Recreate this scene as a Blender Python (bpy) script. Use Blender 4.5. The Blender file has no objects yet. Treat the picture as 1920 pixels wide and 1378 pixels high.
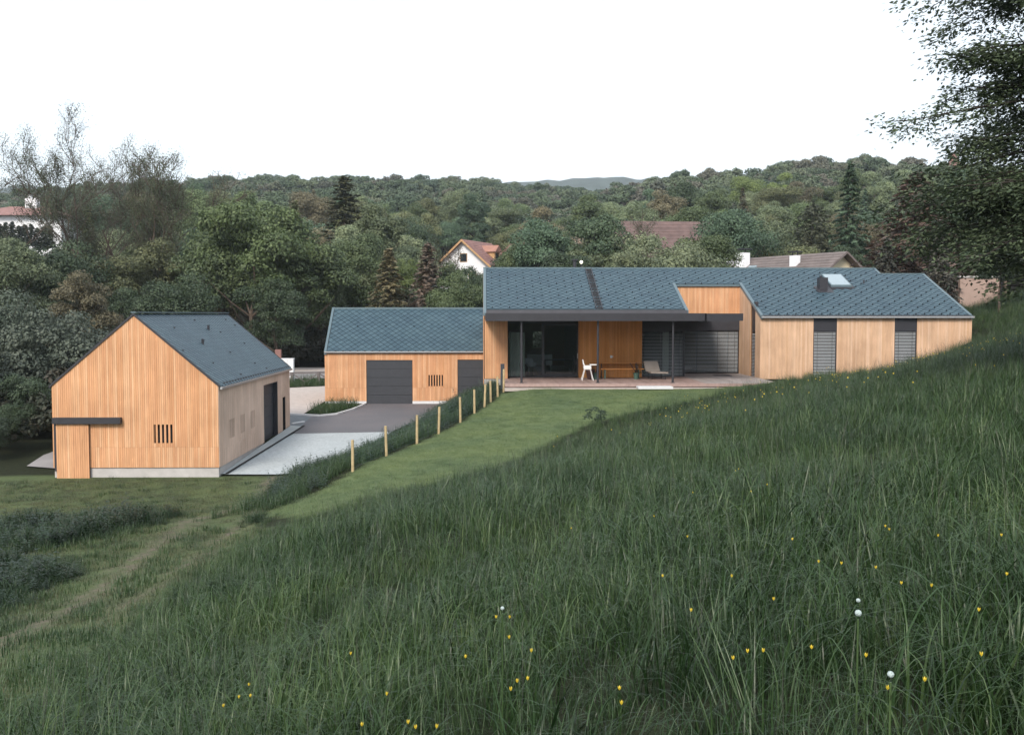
import bpy, math, random
import numpy as np
from mathutils import Vector, Matrix

random.seed(7); RNG = np.random.default_rng(11)
SC = bpy.context.scene
COL = SC.collection

# ------------------------------------------------------------------ camera, sky, sun, exposure
# eye of the photographer is the origin, X to the right, Y away from the camera along the houses' side walls
F = 1900.0
YAW = math.atan(53 / F); PITCH = math.atan(99 / F)
cam = bpy.data.cameras.new('camera'); cam_o = bpy.data.objects.new('camera', cam); COL.objects.link(cam_o)
cam.sensor_width = 36; cam.lens = 36 * F / 1920; cam.clip_start = .1; cam.clip_end = 5000
cam_o.rotation_euler = (math.radians(90) - PITCH, 0, -YAW)
SC.camera = cam_o
SUN_EL, SUN_AZ = math.radians(38), math.radians(200)      # azimuth clockwise from +Y: low behind the camera
W = bpy.data.worlds.new('World'); SC.world = W; W.use_nodes = True
nt = W.node_tree; nt.nodes.clear()
sky = nt.nodes.new('ShaderNodeTexSky'); sky.sky_type = 'NISHITA'; sky.sun_disc = False
sky.sun_elevation = SUN_EL; sky.sun_rotation = SUN_AZ; sky.air_density = 1; sky.dust_density = 2; sky.ozone_density = 1
mixn = nt.nodes.new('ShaderNodeMix'); mixn.data_type = 'RGBA'; mixn.inputs[0].default_value = .72
mixn.inputs[7].default_value = (9.3, 10.0, 10.6, 1)      # even white cloud layer
nt.links.new(sky.outputs[0], mixn.inputs[6])
bg = nt.nodes.new('ShaderNodeBackground'); bg.inputs[1].default_value = .098
nt.links.new(mixn.outputs[2], bg.inputs[0])
wo = nt.nodes.new('ShaderNodeOutputWorld'); nt.links.new(bg.outputs[0], wo.inputs[0])
sl = bpy.data.lights.new('sun', 'SUN'); sl.energy = 2.3; sl.angle = math.radians(18); sl.color = (1, .91, .80)
so = bpy.data.objects.new('sun', sl); COL.objects.link(so)
so.rotation_euler = Vector((-math.sin(SUN_AZ) * math.cos(SUN_EL), -math.cos(SUN_AZ) * math.cos(SUN_EL), -math.sin(SUN_EL))).to_track_quat('-Z', 'Y').to_euler()
SC.view_settings.view_transform = 'Standard'; SC.view_settings.look = 'None'
SC.view_settings.gamma = 1; SC.view_settings.use_curve_mapping = False
SC.view_settings.exposure = 0.66
SC.cycles.max_bounces = 6; SC.cycles.diffuse_bounces = 2; SC.cycles.transparent_max_bounces = 8
SC.cycles.transmission_bounces = 4; SC.cycles.glossy_bounces = 2; SC.cycles.volume_bounces = 0

# ------------------------------------------------------------------ materials
def newmat(name):
    m = bpy.data.materials.new(name); m.use_nodes = True
    n = m.node_tree; b = n.nodes['Principled BSDF']
    return m, n, b
def N(n, t, **kw):
    x = n.nodes.new(t)
    for k, v in kw.items(): setattr(x, k, v)
    return x
def ramp(n, fac, stops):
    r = n.nodes.new('ShaderNodeValToRGB'); e = r.color_ramp.elements
    while len(e) > 1: e.remove(e[-1])
    e[0].position = stops[0][0]; e[0].color = (*stops[0][1], 1)
    for p, c in stops[1:]:
        q = e.new(p); q.color = (*c, 1)
    n.links.new(fac, r.inputs[0]); return r.outputs[0]
def noise(n, scale, detail=4, rough=.55, coord='Object', stretch=None):
    tc = n.nodes.new('ShaderNodeTexCoord')
    src = tc.outputs[coord]
    if coord == 'World':
        src = None
    if stretch:
        mp = n.nodes.new('ShaderNodeMapping'); mp.inputs['Scale'].default_value = stretch
        n.links.new(src, mp.inputs[0]); src = mp.outputs[0]
    t = n.nodes.new('ShaderNodeTexNoise'); t.inputs['Scale'].default_value = scale
    t.inputs['Detail'].default_value = detail; t.inputs['Roughness'].default_value = rough
    n.links.new(src, t.inputs['Vector']); return t.outputs[0]
def worldnoise(n, scale, detail=3, rough=.5):
    g = n.nodes.new('ShaderNodeNewGeometry')
    t = n.nodes.new('ShaderNodeTexNoise'); t.inputs['Scale'].default_value = scale
    t.inputs['Detail'].default_value = detail; t.inputs['Roughness'].default_value = rough
    n.links.new(g.outputs['Position'], t.inputs['Vector']); return t.outputs[0]
def mul(n, a, b, kind='MULTIPLY', fac=1.0):
    m = n.nodes.new('ShaderNodeMix'); m.data_type = 'RGBA'; m.blend_type = kind; m.inputs[0].default_value = fac
    for s, i in ((a, 6), (b, 7)):
        if isinstance(s, tuple): m.inputs[i].default_value = (*s, 1)
        else: n.links.new(s, m.inputs[i])
    return m.outputs[2]
def bump(n, b, h, strength=.3, dist=.01):
    x = n.nodes.new('ShaderNodeBump'); x.inputs['Strength'].default_value = strength; x.inputs['Distance'].default_value = dist
    n.links.new(h, x.inputs['Height']); n.links.new(x.outputs[0], b.inputs['Normal'])
def plain(name, c, rough=.6, metal=0, var=.12, scale=3, spec=.5):
    m, n, b = newmat(name)
    f = noise(n, scale, 5, .6)
    lo = tuple(v * (1 - var) for v in c); hi = tuple(min(1, v * (1 + var)) for v in c)
    n.links.new(ramp(n, f, [(.3, lo), (.7, hi)]), b.inputs['Base Color'])
    b.inputs['Roughness'].default_value = rough; b.inputs['Metallic'].default_value = metal
    b.inputs['Specular IOR Level'].default_value = spec
    return m
def wood(name, cols, grain=.15):
    """vertical boards: each board its own tone, long streaks, pale flecks"""
    m, n, b = newmat(name)
    g = n.nodes.new('ShaderNodeNewGeometry')
    base = ramp(n, g.outputs['Random Per Island'], [(i / (len(cols) - 1), c) for i, c in enumerate(cols)])
    st = noise(n, 9, 5, .65, stretch=(1, 1, .12))
    s2 = ramp(n, st, [(.3, (1 - grain,) * 3), (.7, (1 + grain * .5,) * 3)])
    fl = noise(n, 14, 3, .7, stretch=(1, 1, .3))
    f2 = ramp(n, fl, [(.0, (1, 1, 1)), (.66, (1, 1, 1)), (.76, (1.25, 1.28, 1.3))])
    big = noise(n, .7, 3, .5)
    b2 = ramp(n, big, [(.3, (.84, .82, .81)), (.7, (1.07, 1.07, 1.08))])
    c = mul(n, mul(n, mul(n, base, s2), f2), b2)
    n.links.new(c, b.inputs['Base Color']); b.inputs['Roughness'].default_value = .75
    b.inputs['Specular IOR Level'].default_value = .25
    return m
M = {}
M['larch'] = wood('larch_boards', [(.58, .295, .148), (.64, .345, .19), (.61, .32, .165), (.71, .43, .255), (.62, .335, .175)])
M['larch_pale'] = wood('pale_larch_boards', [(.57, .365, .225), (.63, .415, .275), (.60, .39, .25), (.69, .48, .34), (.60, .395, .255)])
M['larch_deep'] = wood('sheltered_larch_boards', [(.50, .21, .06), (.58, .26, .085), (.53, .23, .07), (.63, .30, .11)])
M['larch_grey'] = wood('greyish_larch_boards', [(.61, .445, .345), (.68, .505, .40), (.64, .47, .365), (.71, .54, .44)], .15)  # greyer, less orange boards for the barn's long side
M['batten'] = plain('dark_wall_lining', (.16, .085, .045), .9)
M['black'] = plain('matt_black', (.008, .008, .009), .9)  # flat near-black, put in for the darkness of openings
def tile_mat():
    m, n, b = newmat('slate_blue_metal_tile')
    g = n.nodes.new('ShaderNodeNewGeometry'); oi = n.nodes.new('ShaderNodeObjectInfo')
    ad = N(n, 'ShaderNodeMath', operation='ADD'); n.links.new(g.outputs['Random Per Island'], ad.inputs[0]); n.links.new(oi.outputs['Random'], ad.inputs[1])
    fr = N(n, 'ShaderNodeMath', operation='FRACT'); n.links.new(ad.outputs[0], fr.inputs[0])
    base = ramp(n, fr.outputs[0], [(0, (.030, .064, .088)), (.5, (.037, .076, .101)), (1, (.046, .088, .114))])
    f = worldnoise(n, .8, 4); c = mul(n, base, ramp(n, f, [(.3, (.86, .88, .92)), (.7, (1.08, 1.06, 1.04))]))
    n.links.new(c, b.inputs['Base Color']); b.inputs['Roughness'].default_value = .5; b.inputs['Metallic'].default_value = .05
    return m
M['tile'] = tile_mat()
M['underlay'] = plain('dark_roof_underlay', (.018, .026, .032), .7)
M['trim'] = plain('grey_blue_roof_trim', (.115, .165, .19), .45, .3, .06)
M['gutter'] = plain('zinc_gutter', (.42, .42, .43), .4, .5, .05)
M['anthracite'] = plain('anthracite_sheet', (.034, .034, .042), .5, .2, .1)
M['frieze'] = plain('grey_frieze_sheet', (.075, .075, .088), .5, .2, .1)
M['door_grey'] = plain('anthracite_garage_door', (.040, .044, .054), .5, .1, .08)
M['concrete'] = plain('concrete', (.44, .42, .41), .85, 0, .12, 2)
M['apron'] = plain('concrete_apron', (.33, .36, .37), .8, 0, .1, 2)
M['slab'] = plain('pale_stone', (.62, .63, .65), .7, 0, .06)
M['post'] = plain('pine_post', (.44, .34, .19), .8, 0, .2, 8)
M['white'] = plain('white_plastic', (.80, .80, .80), .35, 0, .03)
M['terracotta'] = plain('brown_pot', (.10, .045, .04), .7)
M['fabric'] = plain('taupe_fabric', (.26, .225, .20), .9, 0, .08)
M['slat'] = plain('blind_aluminium', (.54, .57, .60), .4, .1, .05)
M['frame'] = plain('dark_window_frame', (.022, .022, .028), .45)
M['curtain'] = plain('sheer_curtain', (.80, .83, .72), .9, 0, .1)
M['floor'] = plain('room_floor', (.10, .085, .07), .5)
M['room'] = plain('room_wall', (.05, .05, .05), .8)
M['render_white'] = plain('white_render', (.78, .79, .82), .85, 0, .05)
M['render_cream'] = plain('cream_render', (.72, .62, .44), .85, 0, .05)
M['render_pink'] = plain('pink_render', (.36, .26, .22), .85, 0, .06)
M['roof_red'] = plain('red_clay_roof', (.24, .125, .11), .8, 0, .25, 1.5)
M['roof_plum'] = plain('faded_plum_roof', (.125, .080, .074), .8, 0, .25, 1.5)
M['roof_brown'] = plain('brown_clay_roof', (.145, .118, .112), .8, 0, .25, 1.5)
M['roof_orange'] = plain('orange_clay_roof', (.32, .16, .12), .8, 0, .2, 1.5)
M['orange_wood'] = plain('orange_bargeboard', (.45, .27, .13), .7)
M['rust'] = plain('rusty_sheet', (.08, .03, .025), .8)
M['pane_dark'] = plain('dark_pane', (.02, .024, .03), .12)
M['grey_wood'] = plain('grey_weathered_rail', (.14, .12, .12), .85)
M['wire'] = plain('green_wire', (.05, .10, .08), .5)
def deck_mat(name, cols):
    m, n, b = newmat(name)
    g = n.nodes.new('ShaderNodeNewGeometry')
    base = ramp(n, g.outputs['Random Per Island'], [(i / (len(cols) - 1), c) for i, c in enumerate(cols)])
    st = noise(n, 7, 4, .6, stretch=(1, .15, 1))
    n.links.new(mul(n, base, ramp(n, st, [(.3, (.8,) * 3), (.7, (1.1,) * 3)])), b.inputs['Base Color']); b.inputs['Roughness'].default_value = .7
    return m
M['deck'] = deck_mat('deck_boards', [(.27, .185, .165), (.32, .225, .20), (.36, .26, .235), (.29, .205, .185)])
M['deck_grey'] = deck_mat('grey_deck_boards', [(.28, .245, .235), (.33, .29, .28), (.30, .265, .255)])
def paving_mat():
    m, n, b = newmat('pale_gravel_paving')
    f = worldnoise(n, 9, 6, .7); c = ramp(n, f, [(.25, (.25, .275, .295)), (.5, (.37, .405, .425)), (.78, (.50, .53, .55))])
    p = worldnoise(n, .35, 4, .6); c = mul(n, c, ramp(n, p, [(.3, (.86, .86, .85)), (.7, (1.05, 1.05, 1.05))]))
    n.links.new(c, b.inputs['Base Color']); b.inputs['Roughness'].default_value = .9; bump(n, b, f, .5, .03); return m
M['paving'] = paving_mat()
def asphalt_mat():
    m, n, b = newmat('asphalt')
    f = worldnoise(n, 14, 6, .7); c = ramp(n, f, [(.25, (.085, .083, .09)), (.75, (.135, .132, .142))])
    p = worldnoise(n, .28, 4, .6); c = mul(n, c, ramp(n, p, [(.32, (.82, .86, .9)), (.7, (1.15, 1.08, 1.08))]))
    n.links.new(c, b.inputs['Base Color']); b.inputs['Roughness'].default_value = .8; bump(n, b, f, .3, .01); return m
M['asphalt'] = asphalt_mat()
M['asphalt_blue'] = plain('older_asphalt', (.12, .135, .15), .85, 0, .15, 2)
M['drive'] = plain('gravel_drive', (.42, .37, .345), .95, 0, .12, 3)
M['road'] = plain('old_road', (.24, .23, .235), .9, 0, .15, 1)
def glass_mat():
    m, n, b = newmat('window_glass'); n.nodes.remove(b)
    out = n.nodes['Material Output']
    t = n.nodes.new('ShaderNodeBsdfTransparent'); t.inputs[0].default_value = (.74, .78, .80, 1)
    g = n.nodes.new('ShaderNodeBsdfGlossy'); g.inputs['Roughness'].default_value = .02; g.inputs[0].default_value = (.9, .95, 1, 1)
    fr = n.nodes.new('ShaderNodeFresnel'); fr.inputs[0].default_value = 1.45
    mx = n.nodes.new('ShaderNodeMixShader'); n.links.new(fr.outputs[0], mx.inputs[0]); n.links.new(t.outputs[0], mx.inputs[1]); n.links.new(g.outputs[0], mx.inputs[2])
    n.links.new(mx.outputs[0], out.inputs[0]); return m
M['glass'] = glass_mat()
M['sky_glass'] = plain('roof_window_glass', (.30, .37, .41), .12, .2, .04)
def glint_mat():
    m, n, b = newmat('glowing_glint'); b.inputs['Base Color'].default_value = (1, .95, .8, 1)
    b.inputs['Emission Color'].default_value = (1, .93, .72, 1); b.inputs['Emission Strength'].default_value = 1.6; return m
M['globe'] = glint_mat()  # glow put in for a bright glint behind the ridge

def blade_mat(name, c0, c1, c2, patch=.5, rough=.45, trans=.25, spec=.5):
    """grass blades: tone per tuft and slow patches over the field"""
    m, n, b = newmat(name); out = n.nodes['Material Output']
    oi = n.nodes.new('ShaderNodeObjectInfo'); g = n.nodes.new('ShaderNodeNewGeometry')
    ad = N(n, 'ShaderNodeMath', operation='MULTIPLY_ADD'); n.links.new(g.outputs['Random Per Island'], ad.inputs[0]); ad.inputs[1].default_value = .45
    sc = N(n, 'ShaderNodeMath', operation='MULTIPLY'); n.links.new(oi.outputs['Random'], sc.inputs[0]); sc.inputs[1].default_value = .55
    n.links.new(sc.outputs[0], ad.inputs[2])
    c = ramp(n, ad.outputs[0], [(.12, c0), (.5, c1), (.88, c2)])
    p = worldnoise(n, patch, 3, .6)
    c = mul(n, c, ramp(n, p, [(.32, (.72, .78, .82)), (.68, (1.22, 1.16, 1.0))]))
    n.links.new(c, b.inputs['Base Color']); b.inputs['Roughness'].default_value = rough; b.inputs['Specular IOR Level'].default_value = spec
    tr = n.nodes.new('ShaderNodeBsdfTranslucent'); n.links.new(c, tr.inputs[0])
    mx = n.nodes.new('ShaderNodeMixShader'); mx.inputs[0].default_value = trans
    n.links.new(b.outputs[0], mx.inputs[1]); n.links.new(tr.outputs[0], mx.inputs[2]); n.links.new(mx.outputs[0], out.inputs[0])
    return m
M['meadow'] = blade_mat('meadow_blades', (.009, .024, .006), (.031, .069, .020), (.096, .142, .058), .35, .40, .14, .38)
M['seed'] = blade_mat('seed_heads', (.040, .050, .034), (.058, .064, .048), (.085, .086, .070), .4, .7)
M['bank'] = blade_mat('bank_blades', (.020, .050, .017), (.034, .074, .024), (.070, .11, .045), .5)
M['lawn'] = blade_mat('lawn_blades', (.095, .150, .064), (.125, .18, .080), (.18, .225, .12), .5, .6)
M['short'] = blade_mat('short_grass', (.052, .070, .032), (.082, .096, .050), (.140, .138, .084), .5, .6)
M['weed'] = blade_mat('nettle_leaves', (.008, .024, .010), (.014, .036, .016), (.026, .052, .026), .8)
M['petal'] = plain('yellow_petals', (.66, .50, .04), .5, 0, .05)
M['puff'] = plain('seed_clock', (.42, .50, .50), .9, 0, .05)

def leaf_mat(name='foliage', trans=.22):
    """leaf colour comes from the tree's own colour, with tone per clump"""
    m, n, b = newmat(name); out = n.nodes['Material Output']
    oi = n.nodes.new('ShaderNodeObjectInfo'); g = n.nodes.new('ShaderNodeNewGeometry')
    t = noise(n, .55, 3, .6); cl = ramp(n, t, [(.3, (.66, .70, .70)), (.7, (1.5, 1.42, 1.3))])
    pi_ = ramp(n, g.outputs['Random Per Island'], [(0, (.72, .74, .72)), (1, (1.28, 1.26, 1.2))])
    c = mul(n, mul(n, oi.outputs['Color'], cl), pi_)
    n.links.new(c, b.inputs['Base Color']); b.inputs['Roughness'].default_value = .55; b.inputs['Specular IOR Level'].default_value = .35
    tr = n.nodes.new('ShaderNodeBsdfTranslucent'); n.links.new(c, tr.inputs[0])
    mx = n.nodes.new('ShaderNodeMixShader'); mx.inputs[0].default_value = trans
    n.links.new(b.outputs[0], mx.inputs[1]); n.links.new(tr.outputs[0], mx.inputs[2]); n.links.new(mx.outputs[0], out.inputs[0])
    return m
M['leaf'] = leaf_mat()
def wood_far_mat():
    m, n, b = newmat('far_wood_foliage')
    oi = n.nodes.new('ShaderNodeObjectInfo'); g = n.nodes.new('ShaderNodeNewGeometry')
    c = ramp(n, oi.outputs['Random'], [(0, (.055, .082, .052)), (.22, (.080, .112, .066)), (.4, (.112, .142, .088)), (.55, (.062, .092, .066)),
                                        (.7, (.120, .148, .095)), (.85, (.115, .112, .092)), (.95, (.050, .074, .055)), (1, (.17, .17, .145))])
    c = mul(n, c, ramp(n, g.outputs['Random Per Island'], [(0, (.85, .86, .85)), (1, (1.45, 1.4, 1.38))]))
    n.links.new(c, b.inputs['Base Color']); b.inputs['Roughness'].default_value = .7; b.inputs['Specular IOR Level'].default_value = .2
    return m
M['far_leaf'] = wood_far_mat()
M['bark'] = plain('bark', (.085, .062, .048), .9, 0, .3, 6)
M['bark_dark'] = plain('dark_bark', (.035, .028, .024), .9, 0, .3, 6)
M['bark_pale'] = plain('pale_bark', (.15, .115, .085), .9, 0, .3, 6)
def ground_mat():
    m, n, b = newmat('ground_soil_and_turf')
    at = n.nodes.new('ShaderNodeVertexColor'); at.layer_name = 'cover'
    sp = n.nodes.new('ShaderNodeSeparateColor'); n.links.new(at.outputs[0], sp.inputs[0])
    f = worldnoise(n, 6, 6, .7); l = worldnoise(n, .5, 4, .6)
    mead = ramp(n, f, [(.3, (.012, .016, .008)), (.7, (.026, .03, .016))])
    lawn = mul(n, ramp(n, f, [(.3, (.075, .108, .048)), (.7, (.12, .15, .075))]), ramp(n, l, [(.3, (.85, .9, .9)), (.7, (1.15, 1.1, 1.0))]))
    soil = ramp(n, f, [(.3, (.085, .068, .055)), (.7, (.18, .145, .122))])
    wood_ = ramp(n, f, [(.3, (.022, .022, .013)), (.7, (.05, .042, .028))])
    c = mead
    for s, ch in ((lawn, 1), (soil, 0), (wood_, 2)):
        x = n.nodes.new('ShaderNodeMix'); x.data_type = 'RGBA'
        fac = sp.outputs[ch]
        if ch == 0:
            q = worldnoise(n, 2.6, 5, .75)
            mm = N(n, 'ShaderNodeMath', operation='MULTIPLY_ADD'); n.links.new(q, mm.inputs[0]); mm.inputs[1].default_value = 3.0; mm.inputs[2].default_value = -1.85
            aa = N(n, 'ShaderNodeMath', operation='ADD'); n.links.new(mm.outputs[0], aa.inputs[0]); n.links.new(fac, aa.inputs[1])
            m2 = N(n, 'ShaderNodeMath', operation='MULTIPLY', use_clamp=True); n.links.new(aa.outputs[0], m2.inputs[0]); n.links.new(fac, m2.inputs[1]); fac = m2.outputs[0]
        n.links.new(fac, x.inputs[0]); n.links.new(c, x.inputs[6]); n.links.new(s, x.inputs[7]); c = x.outputs[2]
    n.links.new(c, b.inputs['Base Color']); b.inputs['Roughness'].default_value = .95; b.inputs['Specular IOR Level'].default_value = .1
    bump(n, b, f, .6, .05); return m
M['ground'] = ground_mat()

# ------------------------------------------------------------------ builders
class MB:
    def __init__(s): s.v = []; s.f = []
    def add(s, vs, fs):
        k = len(s.v); s.v += [tuple(v) for v in vs]; s.f += [tuple(i + k for i in f) for f in fs]; return s
    def box(s, x0, x1, y0, y1, z0, z1):
        return s.add([(x0, y0, z0), (x1, y0, z0), (x1, y1, z0), (x0, y1, z0), (x0, y0, z1), (x1, y0, z1), (x1, y1, z1), (x0, y1, z1)],
                     [(0, 3, 2, 1), (4, 5, 6, 7), (0, 1, 5, 4), (1, 2, 6, 5), (2, 3, 7, 6), (3, 0, 4, 7)])
    def hexa(s, p):       # p: 4 bottom, 4 top
        return s.add(p, [(0, 3, 2, 1), (4, 5, 6, 7), (0, 1, 5, 4), (1, 2, 6, 5), (2, 3, 7, 6), (3, 0, 4, 7)])
    def prism(s, poly, ext):
        n = len(poly); a = [Vector(p) for p in poly]; e = Vector(ext); b = [p + e for p in a]
        return s.add(a + b, [tuple(range(n))[::-1], tuple(range(n, 2 * n))] + [(i, (i + 1) % n, n + (i + 1) % n, n + i) for i in range(n)])
    def bar(s, a, b, w, h=None, up=(0, 0, 1)):
        a, b = Vector(a), Vector(b); d = (b - a).normalized(); u = Vector(up)
        if abs(d.dot(u)) > .95: u = Vector((0, 1, 0))
        x = d.cross(u).normalized() * w / 2; y = x.cross(d).normalized() * (h or w) / 2
        return s.hexa([a - x - y, a + x - y, a + x + y, a - x + y, b - x - y, b + x - y, b + x + y, b - x + y])
    def tube(s, a, b, r0, r1=None, n=8, cap=True):
        a, b = Vector(a), Vector(b); r1 = r0 if r1 is None else r1
        d = (b - a).normalized(); u = Vector((0, 0, 1)) if abs(d.z) < .9 else Vector((1, 0, 0))
        x = d.cross(u).normalized(); y = x.cross(d)
        vs = [c + (x * math.cos(t) + y * math.sin(t)) * r for c, r in ((a, r0), (b, r1)) for t in [2 * math.pi * i / n for i in range(n)]]
        fs = [(i, (i + 1) % n, n + (i + 1) % n, n + i) for i in range(n)]
        if cap: fs += [tuple(range(n))[::-1], tuple(range(n, 2 * n))]
        return s.add(vs, fs)
    def build(s, name, mat, parent=None, off=(0, 0, 0), kind=None, smooth=False):
        me = bpy.data.meshes.new(name); o_ = Vector(off)
        me.from_pydata([Vector(v) - o_ for v in s.v], [], s.f); me.update()
        if smooth: me.polygons.foreach_set('use_smooth', [True] * len(me.polygons))
        return link(name, me, mat, parent, kind)
def link(name, me, mat, parent=None, kind=None):
    if mat is not None and not me.materials: me.materials.append(M[mat] if isinstance(mat, str) else mat)
    o = bpy.data.objects.new(name, me); COL.objects.link(o)
    if parent is not None: o.parent = parent
    if kind: o['kind'] = kind
    return o
def tag(o, label, cat=None, group=None, kind=None):
    o['label'] = label
    if cat: o['category'] = cat
    if group: o['group'] = group
    if kind: o['kind'] = kind
    return o
def thing(name, label, cat, loc=(0, 0, 0), rz=0, group=None):
    o = bpy.data.objects.new(name, None); COL.objects.link(o); o.location = loc; o.rotation_euler = (0, 0, rz)
    o.empty_display_size = .2
    return tag(o, label, cat, group)
def copy_tree(o, parent=None):
    c = o.copy(); COL.objects.link(c); c.parent = parent
    for ch in list(o.children): copy_tree(ch, c)
    return c
def np_mesh(name, V, Fq, mat=None):
    """V (n,3), Fq (m,k) faces of one size k"""
    me = bpy.data.meshes.new(name); V = np.asarray(V, np.float32); Fq = np.asarray(Fq, np.int32)
    me.vertices.add(len(V)); me.vertices.foreach_set('co', V.ravel())
    k = Fq.shape[1]; me.loops.add(Fq.size); me.loops.foreach_set('vertex_index', Fq.ravel())
    me.polygons.add(len(Fq)); me.polygons.foreach_set('loop_start', np.arange(len(Fq), dtype=np.int32) * k)
    me.update(calc_edges=True)
    if mat: me.materials.append(M[mat])
    return me

# ------------------------------------------------------------------ terrain
def yardz(x, y): return -7.053 + .0346 * y
CP = [(0, 0, -1.6), (0, 4, -1.66), (1.2, 3.7, -1.53), (0, 6, -1.98), (0, 12, -2.55), (0, 20, -3.6), (.5, 27, -4.5), (3.5, 33, -4.2), (2.0, 30, -4.4),
      (-1.3, 6, -2.49), (-4.0, 8.4, -3.45), (-4.2, 12, -3.85), (-4.8, 15, -4.3), (-5.1, 18, -4.6), (-5.2, 21, -4.95), (-5.6, 25, -5.45),
      (-3, 3, -2.6), (-2.5, 15, -3.5), (-2.5, 20, -4.2), (-2.5, 25, -4.75),
      (-6.3, 14, -4.42), (-6.8, 18.3, -5.0), (-7.6, 23.5, -5.4), (-8, 29, -5.72), (-7.5, 36, -5.8), (-6.9, 30, -5.7), (-9.2, 26, -5.5), (-8.6, 20, -5.3),
      (-14, 20, -5.8), (-20, 30, -5.95), (-14, 30, -5.85), (-20, 10, -5.6), (-12, 10, -5.2), (-12, 34.5, -5.88), (-16, 36, -5.9), (-10, 3, -4.2), (-12, -5, -4.0),
      # fence line
      (-4.15, 32, -4.96), (-2.4, 36.2, -4.63), (-.9, 39.8, -4.24), (0, 41.9, -3.86), (.6, 43.4, -3.56), (.86, 44, -3.4), (-5.8, 28.6, -5.45),
      # top of the bank, level with the fence
      (-5.1, 32.6, -5.05), (-3.4, 37, -4.75), (-1.9, 40.7, -4.35), (-.7, 43.7, -3.75),
      # foot of the bank
      (-6.6, 33.5, -5.85), (-5.2, 38.5, -5.68), (-3.7, 43.5, -5.5), (-2.8, 48, -5.35), (-2.4, 53, -5.15), (-6.5, 31, -5.75),
      (-.2, 47.5, -3.6), (-.6, 52, -4.2), (-.2, 56, -5.0),
      # lawn and house terrace
      (1.2, 44, -3.22), (4, 44, -3.2), (8, 44, -3.2), (11.5, 44, -3.12), (4.3, 40, -3.55), (4.3, 37, -3.88), (1, 37, -4.2), (8, 40.5, -3.45), (0, 32, -4.6), (-1.6, 29, -4.9), (-3.6, 28.5, -5.2),
      (8, 38, -3.65), (12.1, 44, -3.02), (12, 38, -3.0), (15, 47, -3.0), (16, 47.2, -3.0), (18.4, 47, -2.75), (15.8, 38, -2.45), (15.9, 43, -2.75), (20.5, 42, -1.75), (22, 47, -1.75), (23.5, 44, -.8),
      (26.6, 50, .15), (28, 58, .3), (30, 75, .6), (24, 55, -1.0),
      (10, 50, -3.3), (10, 60, -3.3), (10, 85, -3.2), (20, 60, -2.6), (20, 85, -2.2), (5, 55, -3.3), (2, 50, -3.4), (-2, 62, -4.9), (1, 70, -4.6), (0, 85, -4.1),
      # meadow slope
      (10, 20, -1.45), (5, 15, -1.95), (5, 25, -2.95), (10, 25, -2.0), (10, 31, -2.6), (14, 26, -1.2), (14, 32, -1.9), (18, 28, -.8), (20, 35, -.8), (24, 38, -.3), (7, 31, -3.3), (12.5, 21, -1.15), (20, 20, .3), (15, 5, 1.2), (10, 0, .3), (20, 0, 2.2), (24, 10, 1.8), (30, 30, 1.2), (34, 45, 1.6), (40, 60, 2.5),
      (4, 6, -1.45), (4, 10, -1.75), (8, 12, -1.3), (3, 20, -2.8)]
for yy in (42, 50, 58, 66, 74, 85):
    for xx in (-9, -16, -26, -38): CP.append((xx, yy, yardz(xx, yy)))
CP += [(-5, 60, yardz(0, 60)), (-5, 68, yardz(0, 68)), (-5, 85, yardz(0, 85)), (-30, 36, -6.0), (-38, 20, -6.0)]
CP = np.array(CP, float)
def _phi(r2): return np.where(r2 > 1e-12, .5 * r2 * np.log(np.maximum(r2, 1e-12)), 0)
_d2 = ((CP[:, None, :2] - CP[None, :, :2]) ** 2).sum(-1); _n = len(CP)
_A = np.zeros((_n + 3, _n + 3)); _A[:_n, :_n] = _phi(_d2) + np.eye(_n) * .6
_A[:_n, _n] = 1; _A[:_n, _n + 1:] = CP[:, :2]; _A[_n, :_n] = 1; _A[_n + 1:, :_n] = CP[:, :2].T
_w = np.linalg.solve(_A, np.concatenate([CP[:, 2], [0, 0, 0]]))
YARD = np.array([(-60, 40.5), (-20, 39.2), (-17.3, 37.6), (-15.6, 36.6), (-9.6, 36.3), (-7.3, 36.6), (-6.1, 38.9), (-5.2, 41.5), (-4.0, 46), (-3.0, 52), (-2.6, 54), (-1.9, 57.5), (-1.0, 60), (-1, 88), (-60, 88)])
def poly_in(P, x, y):
    ins = np.zeros(x.shape, bool); j = len(P) - 1
    for i in range(len(P)):
        xi, yi = P[i]; xj, yj = P[j]
        c = ((yi > y) != (yj > y)) & (x < (xj - xi) * (y - yi) / (yj - yi + 1e-12) + xi); ins ^= c; j = i
    return ins
def seg_dist(P, x, y, closed=True):
    d = np.full(x.shape, 1e9); n = len(P)
    for i in range(n if closed else n - 1):
        a = P[i]; b = P[(i + 1) % n]; ab = b - a; t = np.clip(((x - a[0]) * ab[0] + (y - a[1]) * ab[1]) / (ab @ ab), 0, 1)
        d = np.minimum(d, np.hypot(x - a[0] - t * ab[0], y - a[1] - t * ab[1]))
    return d
def sst(t): t = np.clip(t, 0, 1); return t * t * (3 - 2 * t)
SKYL = np.array([(-900, 372), (-400, 372), (0, 362), (100, 352), (300, 337), (430, 330), (700, 327), (900, 331), (1000, 341), (1080, 352), (1150, 345), (1200, 330), (1300, 309), (1400, 314),
                 (1450, 309), (1500, 291), (1600, 284), (1700, 288), (1790, 294), (1900, 303), (2300, 315), (2900, 330)], float)
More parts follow.
